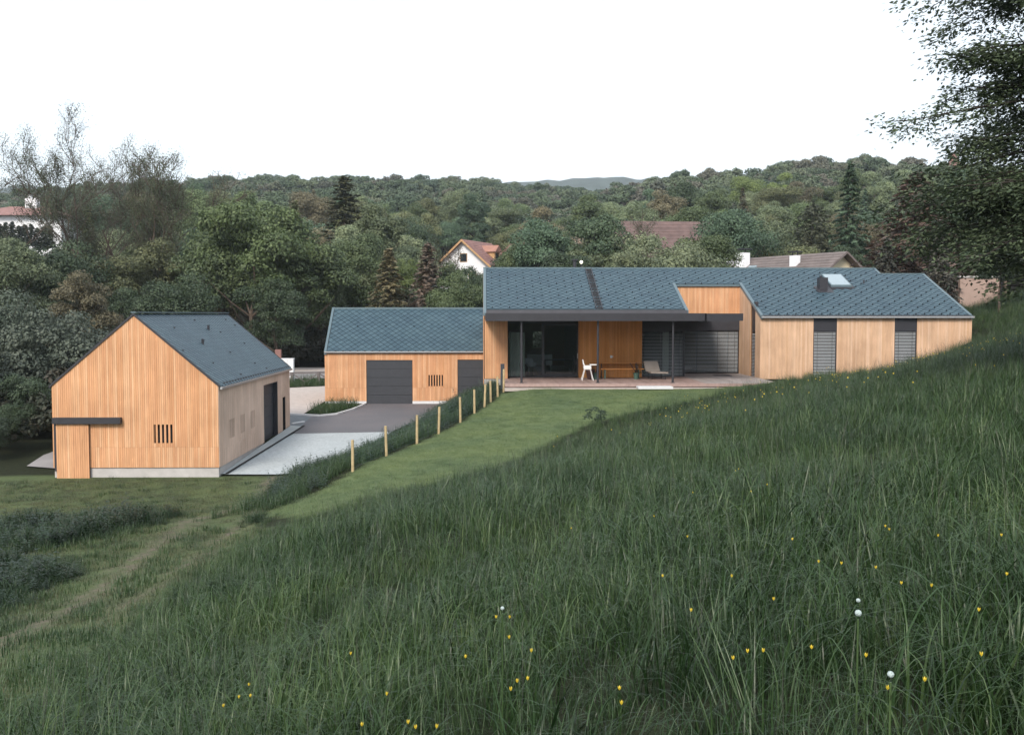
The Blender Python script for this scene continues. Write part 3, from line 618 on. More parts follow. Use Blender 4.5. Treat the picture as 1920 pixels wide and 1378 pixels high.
# ------------------------------------------------------------------ roofs of small diamond tiles
TA, TB = .205, .205
def clip_poly(P, a, c):   # keep a.p <= c
    out = []
    for i in range(len(P)):
        p, q = P[i], P[(i + 1) % len(P)]; dp = a[0] * p[0] + a[1] * p[1] - c; dq = a[0] * q[0] + a[1] * q[1] - c
        if dp <= 0: out.append(p)
        if dp * dq < 0: t = dp / (dp - dq); out.append((p[0] + t * (q[0] - p[0]), p[1] + t * (q[1] - p[1])))
    return out
def tile_roof(parent, off, O, U, V, Wd, Lv, planes_for, hook_skip=None, n_parts=300, edge_v0=0.0):
    """O eave corner, U along eave, V up slope. planes_for(u, v) -> None or list of half planes (a, c) limiting that tile"""
    U = Vector(U); V = Vector(V); Nn = U.cross(V).normalized(); O = Vector(O) - Vector(off)
    g = .012; a, b = TA - g, TB - g
    me = bpy.data.meshes.new('roof_tile')
    vs = [(0, -b, .024), (a, 0, .014), (0, b, .004), (-a, 0, .014), (0, -b, 0), (a, 0, 0), (0, b, 0), (-a, 0, 0)]
    me.from_pydata(vs, [], [(0, 1, 2, 3), (4, 5, 1, 0), (5, 6, 2, 1), (6, 7, 3, 2), (7, 4, 0, 3)]); me.materials.append(M['tile'])
    R = Matrix((U, V, Nn)).transposed().to_4x4()
    rest = MB(); hooks = MB(); made = 0; rows = int(Lv / TB) + 2
    for j in range(rows):
        v = j * TB + .02; sh = TA if j % 2 else 0
        for i in range(-1, int(Wd / (2 * TA)) + 2):
            u = i * 2 * TA + sh
            pl = planes_for(u, v)
            if pl is None: continue
            P = [(u, v - b), (u + a, v), (u, v + b), (u - a, v)]; Q = P
            for aa, c in pl:
                Q = clip_poly(Q, aa, c)
                if len(Q) < 3: break
            if len(Q) < 3: continue
            hgt = lambda p: .014 - (p[1] - v) / b * .010
            full = len(Q) == 4 and all(abs(p[0] - q[0]) + abs(p[1] - q[1]) < 1e-6 for p, q in zip(P, Q))
            if full and made < n_parts:
                o = bpy.data.objects.new('roof_tile', me); COL.objects.link(o); o.parent = parent
                o.matrix_local = Matrix.Translation(O + U * u + V * v) @ R; made += 1
            else:
                top = [O + U * p[0] + V * p[1] + Nn * hgt(p) for p in Q]; bot = [O + U * p[0] + V * p[1] for p in Q]; k = len(Q)
                rest.add(top + bot, [tuple(range(k))] + [(k + m, k + (m + 1) % k, (m + 1) % k, m) for m in range(k)])
            hk = (j % 2 == 0 and (i + j // 2) % 2 == 0) or j in (1, 2)
            if full and hk and (hook_skip is None or not hook_skip(u, v)):
                c = O + U * u + V * (v - b + .015); w = .019
                hooks.hexa([c - U * w - V * .03 + Nn * .01, c + U * w - V * .03 + Nn * .01, c + U * w + V * .05 + Nn * .01, c - U * w + V * .05 + Nn * .01,
                            c - U * w - V * .03 + Nn * .085, c + U * w - V * .03 + Nn * .085, c + U * w + V * .05 + Nn * .03, c - U * w + V * .05 + Nn * .03])
    rest.build('roof_tiles', 'tile', parent, kind='stuff')
    if hooks.v: hooks.build('snow_hooks', 'anthracite', parent, kind='stuff')

# ------------------------------------------------------------------ long house
HL = (0, 44, -3.2)
house = thing('timber_house', 'long low timber house with slate-blue diamond-tiled roof, covered terrace and wooden deck', 'house', HL)
def hp(mb, name, mat, par=None, **k): return mb.build(name, mat, par or house, off=HL, **k)
YF = 47.5; ZD = -3.0; SL = .404; ZE = -.05; YG = 51.5
def rz_(y): return ZE + SL * (y - YF)
Zc = lambda z: (lambda u: z)
# front walls: right block
X1, X2 = 13.07, 23.14
wl = MB(); ln = MB()
H1, H2 = (15.57 - X1, 16.69 - X1, -9, 9), (19.45 - X1, 20.52 - X1, -9, 9)
for a, b in ((X1, 15.57), (16.69, 19.45), (20.52, X2)):
    boards(wl, (a, YF), (1, 0, 0), (0, -1, 0), b - a, Zc(-3.04), Zc(-.13)); lining((house, HL), (a, YF), (1, 0, 0), (0, -1, 0), b - a, Zc(-3.06), Zc(-.10), thick=.3)
boards(wl, (X1, YF - .022), (0, 1, 0), (-1, 0, 0), .95, Zc(-3.04), lambda u: rz_(YF + u) - .10)      # return wall
boards(wl, (X1, YF + 1.75), (0, 1, 0), (-1, 0, 0), YG - YF - 1.75, Zc(-3.0), lambda u: rz_(YF + 1.75 + u) - .10)
lining((house, HL), (X1, YF + .01), (0, 1, 0), (-1, 0, 0), YG - YF, Zc(-3.06), lambda u: rz_(YF + u) - .06, holes=[(.95, 1.74, -3.0, 9)], thick=.3)
boards(wl, (X2, 59.6), (0, -1, 0), (1, 0, 0), 59.6 - YF, Zc(-2.4), lambda u: min(rz_(59.6 - u), ZE + SL * max(0, (52.8 * 2 - (59.6 - u)) - YF)) - .10)
hp(wl, 'cladding', M['larch_pale'], kind='stuff')
# left block
wf = MB(); boards(wf, (.05, YF), (1, 0, 0), (0, -1, 0), 1.07, Zc(-3.0), Zc(-.22))
boards(wf, (0, 60), (0, -1, 0), (-1, 0, 0), 60 - YF, lambda u: -3.3 if u > 6 else -3.2, lambda u: (rz_(60 - u) if 60 - u < 53.6 else 2.41 - SL * (60 - u - 53.6)) - .1)
boards(wf, (9.72, YG), (1, 0, 0), (0, -1, 0), 13.07 - 9.72, Zc(-.13), Zc(1.42))
hp(wf, 'cladding', M['larch'], kind='stuff')
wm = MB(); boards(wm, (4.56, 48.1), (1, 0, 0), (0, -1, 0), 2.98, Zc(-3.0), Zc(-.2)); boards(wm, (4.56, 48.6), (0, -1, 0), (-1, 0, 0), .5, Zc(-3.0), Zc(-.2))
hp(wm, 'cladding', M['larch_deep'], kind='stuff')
lining((house, HL), (.0, YF + .002), (1, 0, 0), (0, -1, 0), 1.12, Zc(-3.3), Zc(-.05), thick=1.1)
lining((house, HL), (4.57, 48.12), (1, 0, 0), (0, -1, 0), 2.95, Zc(-3.1), Zc(-.05), thick=.6)
lining((house, HL), (9.7, YG + .002), (1, 0, 0), (0, -1, 0), 3.37, Zc(-.8), Zc(1.45), thick=.3)
lining((house, HL), (0.01, 60), (0, -1, 0), (-1, 0, 0), 12.45, Zc(-3.3), lambda u: (rz_(60 - u) if 60 - u < 53.6 else 2.41 - SL * (60 - u - 53.6)) - .08, brk=(6.4,))
lining((house, HL), (X2 - .01, 59.6), (0, -1, 0), (1, 0, 0), 12.0, Zc(-3.3), lambda u: min(rz_(59.6 - u), 2.1 - SL * (59.6 - u - 52.8)) - .08, brk=(6.8,))

b = MB(); b.box(0, 2.9, 59.8, 60, -3.3, -.2).box(3.45, 23.1, 59.8, 60, -3.3, -.2).box(2.9, 3.45, 59.8, 60, -3.3, -1.95).box(2.9, 3.45, 59.8, 60, -1.0, -.2); hp(b, 'back_wall', 'batten')
b = MB(); b.box(.02, 1.10, 47.46, 47.9, -3.35, -3.02).box(.02, .2, 47.9, 59.9, -3.6, -3.22); hp(b, 'plinth', 'concrete')
# roof planes
ev = YF + .0
def planes(u, v):
    y = YF - .12 + v * math.cos(math.atan(SL)); k = math.cos(math.atan(SL)); vv = lambda yy: (yy - (YF - .12)) / k
    pl = [((-1, 0), -.14), ((1, 0), X2 - .14)]
    top = 53.6 if u < 20.85 else 52.85
    pl.append(((0, 1), vv(top) - .1))
    if u < 9.68: pl.append(((0, -1), -vv(48.22)))
    elif u > 13.05: pl.append(((0, -1), -vv(YF - .1)))
    if y < YG + .02 - (.0):
        if u < 9.68 - .0: pl.append(((1, 0), 9.62))
        elif u < 11.4 and y > 48 : pl.append(((0, -1), -vv(YG - .1)))
        elif u >= 13.05: pl.append(((-1, 0), -13.17))
        elif y < YG - .35: return None
        else: pl.append(((0, -1), -vv(YG - .1)))
    if 5.33 < u < 5.66 and True: return None
    if 16.75 < u < 17.45 and 50.3 < y < 51.2: return None
    if 17.5 < u < 18.75 and 50.75 < y < 52.6: return None
    return pl
kk = math.cos(math.atan(SL)); Vr = (0, kk, math.sin(math.atan(SL)))
tile_roof(house, HL, (0, YF - .12, rz_(YF - .12) + .02), (1, 0, 0), Vr, X2, 6.7, planes)
def roofslab(mb, x0, x1, y0, y1, dz=0, th=.08):
    mb.hexa([(x0, y0, rz_(y0) + dz - th), (x1, y0, rz_(y0) + dz - th), (x1, y1, rz_(y1) + dz - th), (x0, y1, rz_(y1) + dz - th),
             (x0, y0, rz_(y0) + dz), (x1, y0, rz_(y0) + dz), (x1, y1, rz_(y1) + dz), (x0, y1, rz_(y1) + dz)])
b = MB(); roofslab(b, .05, 9.68, 48.0, YG - .1, .015); roofslab(b, .05, 20.8, YG - .1, 53.6, .015); roofslab(b, 20.8, X2 - .03, YG - .1, 52.83, .015); roofslab(b, 13.1, X2 - .03, YF - .12, YG - .1, .015)
def backslab(x0, x1, yr, y1=60.2):
    zr = rz_(yr); ze = zr - SL * (y1 - yr)
    b.hexa([(x0, yr, zr - .08), (x1, yr, zr - .08), (x1, y1, ze - .08), (x0, y1, ze - .08), (x0, yr, zr), (x1, yr, zr), (x1, y1, ze), (x0, y1, ze)])
backslab(.05, 20.8, 53.602); backslab(20.8, X2 - .03, 52.832, 59.6)
hp(b, 'roof_underlay', 'underlay')
def rake(mb, x, y0, y1, w=.14, dz=.05, zf=rz_):
    mb.hexa([(x, y0, zf(y0) - .10), (x + w, y0, zf(y0) - .10), (x + w, y1, zf(y1) - .10), (x, y1, zf(y1) - .10), (x, y0, zf(y0) + dz), (x + w, y0, zf(y0) + dz), (x + w, y1, zf(y1) + dz), (x, y1, zf(y1) + dz)])
b = MB(); rake(b, -.02, 47.7, 53.66); rake(b, 9.60, 48.0, YG); rake(b, 13.03, YF - .14, YG + .03); rake(b, X2 - .13, YF - .14, 52.85)
b.box(-.02, 20.85, 53.55, 53.70, 2.36, 2.49); b.box(20.86, X2, 52.78, 52.92, 2.06, 2.17); rake(b, 20.74, 52.83, 53.60, .12)
b.box(9.742, 13.03, YG - .12, YG - .02, 1.43, 1.53)
hp(b, 'roof_trim', 'trim')
b = MB(); b.box(13.05, X2 + .03, YF - .24, YF - .13, -.155, -.075); hp(b, 'gutter', 'gutter')
b = MB(); b.box(13.06, X2, YF - .128, YF - .03, -.10, -.02); hp(b, 'eaves_board', 'anthracite'); b = MB(); b.box(.12, 9.62, 47.75, 48.05, .0, .215); hp(b, 'eaves_board', M['frieze'])
# canopy over the terrace
b = MB(); b.box(.07, 9.76, 44.2, 44.3, -.28, .04).box(.07, 9.76, 44.21, 44.3, .04, .06); b.box(.07, 9.76, 44.3, 47.48, -.26, .02).box(1.15, 9.70, 47.48, 48.7, -.26, .02).box(9.7, 9.76, 47.48, YG - .02, -.26, .02)
b.box(9.7, 11.38, 44.2, YG - .03, -.275, .05)
hp(b, 'canopy', 'anthracite')
for x in (1.66, 5.02, 8.34):
    b = MB(); b.tube((x, 44.45, -3.0), (x, 44.45, -.28), .05, n=12).box(x - .09, x + .09, 44.36, 44.54, -3.0, -2.985); hp(b, 'post', 'anthracite')
# lintel panels
for a, bx, y in ((15.57, 16.69, YF), (19.45, 20.52, YF)):
    q = MB(); q.box(a, bx, y - .005, y + .1, -.78, -.1); hp(q, 'lintel_panel', 'anthracite')
q = MB(); q.box(9.7, 13.05, YG - .06, YG + .05, -.80, -.13); hp(q, 'lintel_panel', 'anthracite')
q = MB(); q.box(13.12, 13.2, YF + .95, YF + 1.75, -.85, .62); hp(q, 'lintel_panel', 'anthracite')
q = MB(); q.box(7.56, 9.7, 48.85, 48.95, -.8, -.05); hp(q, 'lintel_panel', 'anthracite')
# windows with blinds
def window(a, bx, y, z0, z1, mull=(), blinds=True, U='x', par=house, guide=True):
    f = MB(); t = .05
    f.box(a, a + t, y + .06, y + .13, z0, z1).box(bx - t, bx, y + .06, y + .13, z0, z1).box(a + t, bx - t, y + .06, y + .13, z1 - t, z1).box(a + t, bx - t, y + .06, y + .13, z0, z0 + t)
    for m in mull: f.box(m - .03, m + .03, y + .06, y + .13, z0 + t, z1 - t)
    w = hp(f, 'window', 'frame')
    g = MB(); g.box(a + t, bx - t, y + .09, y + .10, z0 + t, z1 - t); hp(g, 'pane', 'glass', w)
    if blinds:
        s = MB(); blind(s, (a + .03, y + .0), (1, 0, 0), (0, -1, 0), bx - a - .06, z0 + .02, z1 - .02); hp(s, 'blind', 'slat', w, kind='stuff')
        s = MB()
        for u in [a + .2, bx - .2] + [m for m in mull]: s.box(u - .006, u + .006, y - .03, y - .026, z0, z1)
        s.box(a, a + .03, y - .03, y + .06, z0, z1).box(bx - .03, bx, y - .03, y + .06, z0, z1); hp(s, 'blind_cord', 'frame', w)
    return w
window(15.58, 16.68, YF + .05, -3.0, -.78); window(19.46, 20.51, YF + .05, -3.0, -.78)
window(9.76, 13.03, YG + .05, -2.96, -.80, mull=(10.9, 11.95, 12.5))
window(7.56, 9.68, 48.9, -3.0, -.8, mull=(8.6,))
g = MB(); blind(g, (13.13, YF + .98), (0, 1, 0), (-1, 0, 0), .74, -3.0, -.86); hp(g, 'side_blind', 'slat', kind='stuff')
g = MB(); g.box(13.2, 13.22, YF + .95, YF + 1.75, -3.02, -.8); hp(g, 'side_pane', 'pane_dark')
g = MB(); g.box(9.69, 9.75, 48.88, YG, -3.0, -.26); hp(g, 'corner_panel', 'anthracite')
# big terrace glazing: fixed pane, sliding door
f = MB(); y = 48.6
f.box(1.12, 4.62, y, y + .1, -.42, -.28).box(1.12, 1.17, y, y + .1, -3.0, -.42).box(4.56, 4.62, y, y + .1, -3.0, -.42).box(1.17, 4.56, y, y + .1, -3.0, -2.96)
gw = hp(f, 'terrace_glazing', 'frame'); f = MB(); f.box(1.17, 2.80, y + .04, y + .055, -2.96, -.42); hp(f, 'pane', 'glass', gw)
f = MB(); f.box(2.78, 2.90, y - .05, y, -2.98, -.42).box(4.47, 4.57, y - .05, y, -2.98, -.42).box(2.9, 4.47, y - .05, y, -2.98, -2.84).box(2.9, 4.47, y - .05, y, -.52, -.42)
sd = hp(f, 'sliding_door', 'frame'); f = MB(); f.box(2.9, 4.47, y - .03, y - .015, -2.84, -.52); hp(f, 'pane', 'glass', sd); f = MB(); f.box(4.49, 4.52, y - .09, y - .05, -2.1, -1.85); hp(f, 'handle', 'gutter', sd)
# room behind the glass
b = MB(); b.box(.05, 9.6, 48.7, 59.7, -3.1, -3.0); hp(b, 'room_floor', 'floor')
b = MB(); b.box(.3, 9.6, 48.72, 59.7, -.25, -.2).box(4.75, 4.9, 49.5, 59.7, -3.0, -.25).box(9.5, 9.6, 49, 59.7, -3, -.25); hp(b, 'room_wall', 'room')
cb = MB(); n = 60
for i in range(n):
    x0 = 1.2 + .78 * i / n; x1 = 1.2 + .78 * (i + 1) / n; f0 = .035 * math.sin(i * .9) + .02 * math.sin(i * 2.3); f1 = .035 * math.sin((i + 1) * .9) + .02 * math.sin((i + 1) * 2.3)
    cb.add([(x0, 48.86 + f0, -2.97), (x1, 48.86 + f1, -2.97), (x1, 48.86 + f1, -.85), (x0, 48.86 + f0, -.85)], [(0, 1, 2, 3)])
tag(cb.build('curtain', 'curtain', smooth=True), 'grey-green sheer curtain bunched inside the terrace glazing', 'curtain')
cb = MB()
for i in range(20):
    x0 = 8.72 + .3 * i / 20; x1 = 8.72 + .3 * (i + 1) / 20; f0 = .03 * math.sin(i * .9); f1 = .03 * math.sin((i + 1) * .9)
    cb.add([(x0, 49.2 + f0, -2.97), (x1, 49.2 + f1, -2.97), (x1, 49.2 + f1, -.85), (x0, 49.2 + f0, -.85)], [(0, 1, 2, 3)])
tag(cb.build('curtain', 'curtain', smooth=True), 'narrow pale curtain behind the blinds near the third canopy post', 'curtain')
# deck
b = MB(); x = .92
while x < 9.7:
    y1 = 48.58 if x < 4.5 else 48.08 if x < 7.5 else 48.88
    if x > .92 + .0 and x < 1.1: y1 = 47.44
    b.box(x, min(x + .135, 9.7), 44.0, y1, -3.028, -3.0 + random.uniform(-.002, .002)); x += .142
hp(b, 'deck_boards', 'deck', kind='stuff')
b = MB(); x = 9.71
while x < 13.0:
    b.box(x, min(x + .135, 13.05), 44.0, YG + .05, -3.028, -3.0 + random.uniform(-.002, .002)); x += .142
hp(b, 'deck_boards', 'deck_grey', kind='stuff')
b = MB()
for x0, x1 in ((.92, 3.3), (3.31, 6.2), (6.21, 9.4), (9.41, 13.06)): b.box(x0, x1, 43.96, 43.992, -3.14, -3.005)
hp(b, 'deck_fascia', 'deck'); b = MB(); b.box(1.0, 13.0, 44.1, 44.2, -3.3, -3.03).box(1.0, 13, 47, 47.1, -3.3, -3.03); hp(b, 'deck_joist', 'batten')
b = MB(); b.box(.9, 10.5, 43.62, 43.95, -3.3, -3.175); tag(b.build('gravel_strip', 'drive'), 'pale gravel strip along the deck edge', kind='structure')
# roof things
b = MB(); 
for xx in (5.34, 5.64):
    b.hexa([(xx, 48.2, rz_(48.2) + .02), (xx + .035, 48.2, rz_(48.2) + .02), (xx + .035, 53.5, rz_(53.5) + .02), (xx, 53.5, rz_(53.5) + .02), (xx, 48.2, rz_(48.2) + .10), (xx + .035, 48.2, rz_(48.2) + .10), (xx + .035, 53.5, rz_(53.5) + .10), (xx, 53.5, rz_(53.5) + .10)])
yy = 48.3
while yy < 53.4: b.box(5.375, 5.64, yy, yy + .05, rz_(yy) + .03, rz_(yy) + .09); yy += .28
hp(b, 'roof_ladder', 'anthracite')
b = MB(); b.tube((4.85, 54.1, 2.1), (4.85, 54.1, 2.86), .09, n=12).tube((4.85, 54.1, 2.86), (4.85, 54.1, 2.93), .15, n=12); hp(b, 'flue', 'anthracite')
b = MB(); b.hexa([(16.86, 50.55, 1.15), (17.28, 50.55, 1.15), (17.28, 50.98, 1.15), (16.86, 50.98, 1.15), (16.86, 50.55, 1.86), (17.28, 50.55, 1.86), (17.28, 50.98, 1.86), (16.86, 50.98, 1.86)])
roofslab(b, 16.7, 17.5, 50.25, 51.1, .05, .03); hp(b, 'chimney', 'anthracite')
b = MB(); roofslab(b, 17.5, 18.72, 50.78, 52.55, .07, .06); sk = hp(b, 'roof_window', 'anthracite'); b = MB(); roofslab(b, 17.56, 18.62, 50.9, 52.46, .16, .10); 
b2 = hp(b, 'sash', 'trim', sk); b = MB(); roofslab(b, 17.62, 18.56, 50.97, 52.38, .168, .01); hp(b, 'pane', 'sky_glass', sk)
b = MB(); b.tube((19.45, 51.5, 1.5), (19.45, 51.5, 1.74), .035, n=8).tube((19.45, 51.5, 1.72), (19.45, 51.5, 1.77), .055, n=8); hp(b, 'vent_pipe', 'anthracite')

# ------------------------------------------------------------------ garage wing
GL = (-9, 57.6, -5.06)
gar = thing('garage', 'low timber garage block with two dark sectional doors and slate-blue roof', 'garage', GL)
def gp(mb, name, mat, par=None, **k): return mb.build(name, mat, par or gar, off=GL, **k)
GY = 57.6; GX0, GX1 = -8.98, .6; GS = .77
gr_ = lambda y: -2.06 + GS * (y - GY)
holes = [(2.33, 4.92, -9, -2.57), (7.50, 9.58, -9, -2.55)]
b = MB(); boards(b, (GX0, GY), (1, 0, 0), (0, -1, 0), GX1 - GX0, Zc(-4.9), Zc(-2.12), holes=holes, slits=[(5.83 - .0, 5.83 + 11 * .0749, -4.06, -3.42)], jz=-4.15)
boards(b, (GX0, GY + 6.2), (0, -1, 0), (-1, 0, 0), 6.2, Zc(-4.9), lambda u: (gr_(GY + 6.2 - u) if u > 3.1 else gr_(GY + u)) - .06)
gp(b, 'cladding', M['larch'], kind='stuff')
b = MB(); lining((gar, GL), (GX0, GY + .002), (1, 0, 0), (0, -1, 0), GX1 - GX0, Zc(-5.0), Zc(-2.1), holes=[(2.33, 4.92, -9, -2.57), (7.50, 9.58, -9, -2.55), (5.83, 5.83 + 11 * .0749, -4.06, -3.42)], thick=.2)
lining((gar, GL), (GX0 + .01, GY + 6.2), (0, -1, 0), (-1, 0, 0), 6.2, Zc(-5.0), lambda u: (gr_(GY + 6.2 - u) if u > 3.1 else gr_(GY + u)) - .05, brk=(3.1,))
b.box(GX0 + .02, GX1, GY + 6.0, GY + 6.2, -5, -2.1); gp(b, 'wall_core', 'batten')
b = MB(); b.box(GX0 + 5.8, GX0 + 6.7, GY + .1, GY + .15, -4.1, -3.4); gp(b, 'vent_black_sheet', 'black')  # black sheet stands in for the darkness behind the vent slits
for a, bx in ((GX0 - .0, -6.66), (-4.05, -1.47)):
    q = MB(); q.box(a, bx, GY - .03, GY + .2, -5.12, -4.905); gp(q, 'plinth', 'slab')
def sectional(par, off, a, bx, y, z0, z1, n=5, horiz='x'):
    e = bpy.data.objects.new('garage_door', MB().box(0, .01, 0, .01, 0, .01) and None) if False else None
    f = MB(); f.box(a, bx, y + .06, y + .09, z0, z1); d = f.build('garage_door', 'black', par, off=off); h = (z1 - z0) / n
    for i in range(n):
        p = MB(); p.box(a + .01, bx - .01, y + .02, y + .06, z0 + i * h + .008, z0 + (i + 1) * h - .008)
        for k in range(1, 5): zz = z0 + i * h + h * k / 5; p.box(a + .01, bx - .01, y + .014, y + .02, zz - .012, zz + .012)
        p.build('panel', 'door_grey', d, off=off)
    return d
sectional(gar, GL, -6.65, -4.06, GY + .02, -5.06, -2.57); sectional(gar, GL, -1.48, .59, GY + .02, -5.06, -2.55)
tl = math.atan(GS)
def gplanes(u, v):
    L = 3.1 / math.cos(tl); return [((-1, 0), -.12), ((1, 0), GX1 - GX0), ((0, 1), L + .03), ((0, -1), .08)]
tile_roof(gar, GL, (GX0, GY - .08, gr_(GY - .08) + .03), (1, 0, 0), (0, math.cos(tl), math.sin(tl)), GX1 - GX0, 4.1, gplanes, hook_skip=lambda u, v: v > .35 and (int(u / .41) % 4 or int(v / .41) % 3))
b = MB()
def gslab(x0, x1, y0, y1, dz=.02, th=.08): b.hexa([(x0, y0, gr_(y0) + dz - th), (x1, y0, gr_(y0) + dz - th), (x1, y1, gr_(y1) + dz - th), (x0, y1, gr_(y1) + dz - th), (x0, y0, gr_(y0) + dz), (x1, y0, gr_(y0) + dz), (x1, y1, gr_(y1) + dz), (x0, y1, gr_(y1) + dz)])
gslab(GX0 + .03, GX1, GY - .10, GY + 3.1)
zr = gr_(GY + 3.1); b.hexa([(GX0 + .03, GY + 3.102, zr - .06), (GX1, GY + 3.102, zr - .06), (GX1, GY + 6.35, -2.2), (GX0 + .03, GY + 6.35, -2.2), (GX0 + .03, GY + 3.102, zr + .02), (GX1, GY + 3.102, zr + .02), (GX1, GY + 6.35, -2.12), (GX0 + .03, GY + 6.35, -2.12)])
gp(b, 'roof_underlay', 'underlay')
b = MB(); rake(b, GX0 - .04, GY - .12, GY + 3.14, .13, .08, gr_); b.box(GX0 - .04, GX1, GY + 3.04, GY + 3.18, zr, zr + .10); gp(b, 'roof_trim', 'trim')
b = MB(); b.box(GX0 - .02, GX1, GY - .20, GY - .11, -2.145, -2.075); gp(b, 'gutter', 'gutter')

# ------------------------------------------------------------------ barn
BL = (-9.52, 36.5, -5.8); BR = math.radians(-.62)
barn = thing('timber_barn', 'steep timber barn with slate-blue roof, sliding door on its gable and slit windows', 'barn', BL, BR)
BO = (-9.52, 36.5, -5.8)
def bp(mb, name, mat, par=None, **k): return mb.build(name, mat, par or barn, off=BO, **k)
BX0, BX1, BY0, BY1 = -15.42, -9.52, 36.5, 49.05; BM = (BX0 + BX1) / 2; BS = 2.5 / 2.95
gt_ = lambda u: -2.53 + BS * min(u, 5.9 - u)
b = MB(); boards(b, (BX0, BY0), (1, 0, 0), (0, -1, 0), 5.9, Zc(-5.48), gt_, slits=[(3.62, 3.62 + 9.2 * .0747, -4.60, -3.93)], jz=-4.75); bp(b, 'cladding', M['larch'], kind='stuff')
D1, D2 = (7.06, 9.83), (10.87, 11.59)
sh = [(D1[0], D1[1], -9, -3.02), (D2[0], D2[1], -9, -3.86)]
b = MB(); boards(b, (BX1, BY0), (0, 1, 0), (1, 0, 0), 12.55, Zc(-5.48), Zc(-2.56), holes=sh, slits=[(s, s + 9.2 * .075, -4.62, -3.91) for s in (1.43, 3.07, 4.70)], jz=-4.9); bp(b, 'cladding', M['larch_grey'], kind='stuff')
b = MB(); boards(b, (BX0, BY1), (0, -1, 0), (-1, 0, 0), 12.55, Zc(-5.48), Zc(-2.56)); boards(b, (BX1, BY1), (-1, 0, 0), (0, 1, 0), 5.9, Zc(-5.4), gt_); bp(b, 'cladding', M['larch'], kind='stuff')
lining((barn, BO), (BX0, BY0 + .002), (1, 0, 0), (0, -1, 0), 5.9, Zc(-5.48), lambda u: gt_(u) - .02, holes=[(3.62, 3.62 + 9 * .0747, -4.60, -3.93)], brk=(2.95,))
lining((barn, BO), (BX1 - .002, BY0 + .17), (0, 1, 0), (1, 0, 0), 12.2, Zc(-5.48), Zc(-2.56), holes=[(h[0] - .17, h[1] - .17, h[2], h[3]) for h in sh] + [(s - .17, s - .17 + 9 * .075, -4.62, -3.91) for s in (1.43, 3.07, 4.70)])
lining((barn, BO), (BX0 + .002, BY1 - .17), (0, -1, 0), (-1, 0, 0), 12.2, Zc(-5.48), Zc(-2.56)); lining((barn, BO), (BX1, BY1 - .002), (-1, 0, 0), (0, 1, 0), 5.9, Zc(-5.48), lambda u: gt_(u) - .02, brk=(2.95,))
b = MB(); b.box(BX0 + .02, BX1 - .02, BY0 + .02, BY0 + .22, -6.1, -5.5).box(BX0 + .02, BX0 + .2, BY0 + .22, BY1 - .05, -6.1, -5.5).box(BX0 + .2, BX1 - .02, BY1 - .2, BY1 - .02, -6, -5.5)
for s0, s1 in ((.22, 7.06), (9.83, 10.87), (11.59, 12.34)): b.box(BX1 - .2, BX1 - .02, BY0 + s0, BY0 + s1, -6.0, -5.5)
bp(b, 'plinth', 'concrete')
b = MB(); b.box(BX0 + 3.55, BX0 + 4.4, BY0 + .18, BY0 + .2, -4.7, -3.85)
for s in (1.43, 3.07, 4.70): b.box(BX1 - .22, BX1 - .19, BY0 + s - .05, BY0 + s + .75, -4.7, -3.85)
b.box(BX1 - .24, BX1 - .2, BY0 + D2[0], BY0 + D2[1], -5.6, -3.8).box(BX1 - .2, BX1 + .0, BY0 + D2[1] - .02, BY0 + D2[1] - .001, -5.5, -3.87); bp(b, 'black_opening_sheet', 'black')  # black sheets and jamb stand in for the dark inside vents and doorway
# sectional door on the long side
f = MB(); f.box(BX1 - .26, BX1 - .22, BY0 + D1[0], BY0 + D1[1], -5.56, -3.02); dd = bp(f, 'garage_door', 'black')
for i in range(5):
    p = MB(); h = 2.5 / 5; z0 = -5.54 + i * h; p.box(BX1 - .22, BX1 - .18, BY0 + D1[0] + .01, BY0 + D1[1] - .01, z0 + .008, z0 + h - .008)
    for k in range(1, 5): zz = z0 + h * k / 5; p.box(BX1 - .18, BX1 - .174, BY0 + D1[0] + .01, BY0 + D1[1] - .01, zz - .012, zz + .012)
    bp(p, 'panel', 'door_grey', dd)
b = MB(); b.box(BX1 - .17, BX1 + .02, BY0 + D1[1] - .03, BY0 + D1[1] - .001, -5.5, -3.02).box(BX1 - .17, BX1 + .02, BY0 + D1[0], BY0 + D1[1] - .03, -3.05, -3.021); bp(b, 'door_reveal', 'anthracite')
# roof
ba = math.atan(BS); bl = 2.95 / math.cos(ba)
def bplanes(u, v): return [((-1, 0), -.06), ((1, 0), 12.5), ((0, 1), bl + .06), ((0, -1), .1)]
tile_roof(barn, BO, (BX1 + .07, BY0 - .0, -2.53 - .07 * BS + .05), (0, 1, 0), (-math.cos(ba), 0, math.sin(ba)), 12.55, bl + .1, bplanes, hook_skip=lambda u, v: v > .3 and ((int(u / .41) * 7 + int(v / .41) * 3) % 11))
tile_roof(barn, BO, (BX0 - .07, BY1, -2.53 - .07 * BS + .05), (0, -1, 0), (math.cos(ba), 0, math.sin(ba)), 12.55, bl + .1, bplanes, hook_skip=lambda u, v: True, n_parts=0)
b = MB()
for sx, ex in ((1, BX1 + .08), (-1, BX0 - .08)):
    zz = -2.53 - .08 * BS
    P = [(ex, zz), (BM, -2.53 + 2.95 * BS), (BM, -2.53 + 2.95 * BS + .05), (ex, zz + .05)]
    if sx < 0: P = P[::-1]
    b.prism([(x, BY0 - .03, z) for x, z in P], (0, 12.61, 0))
bp(b, 'roof_underlay', 'underlay')
b = MB()
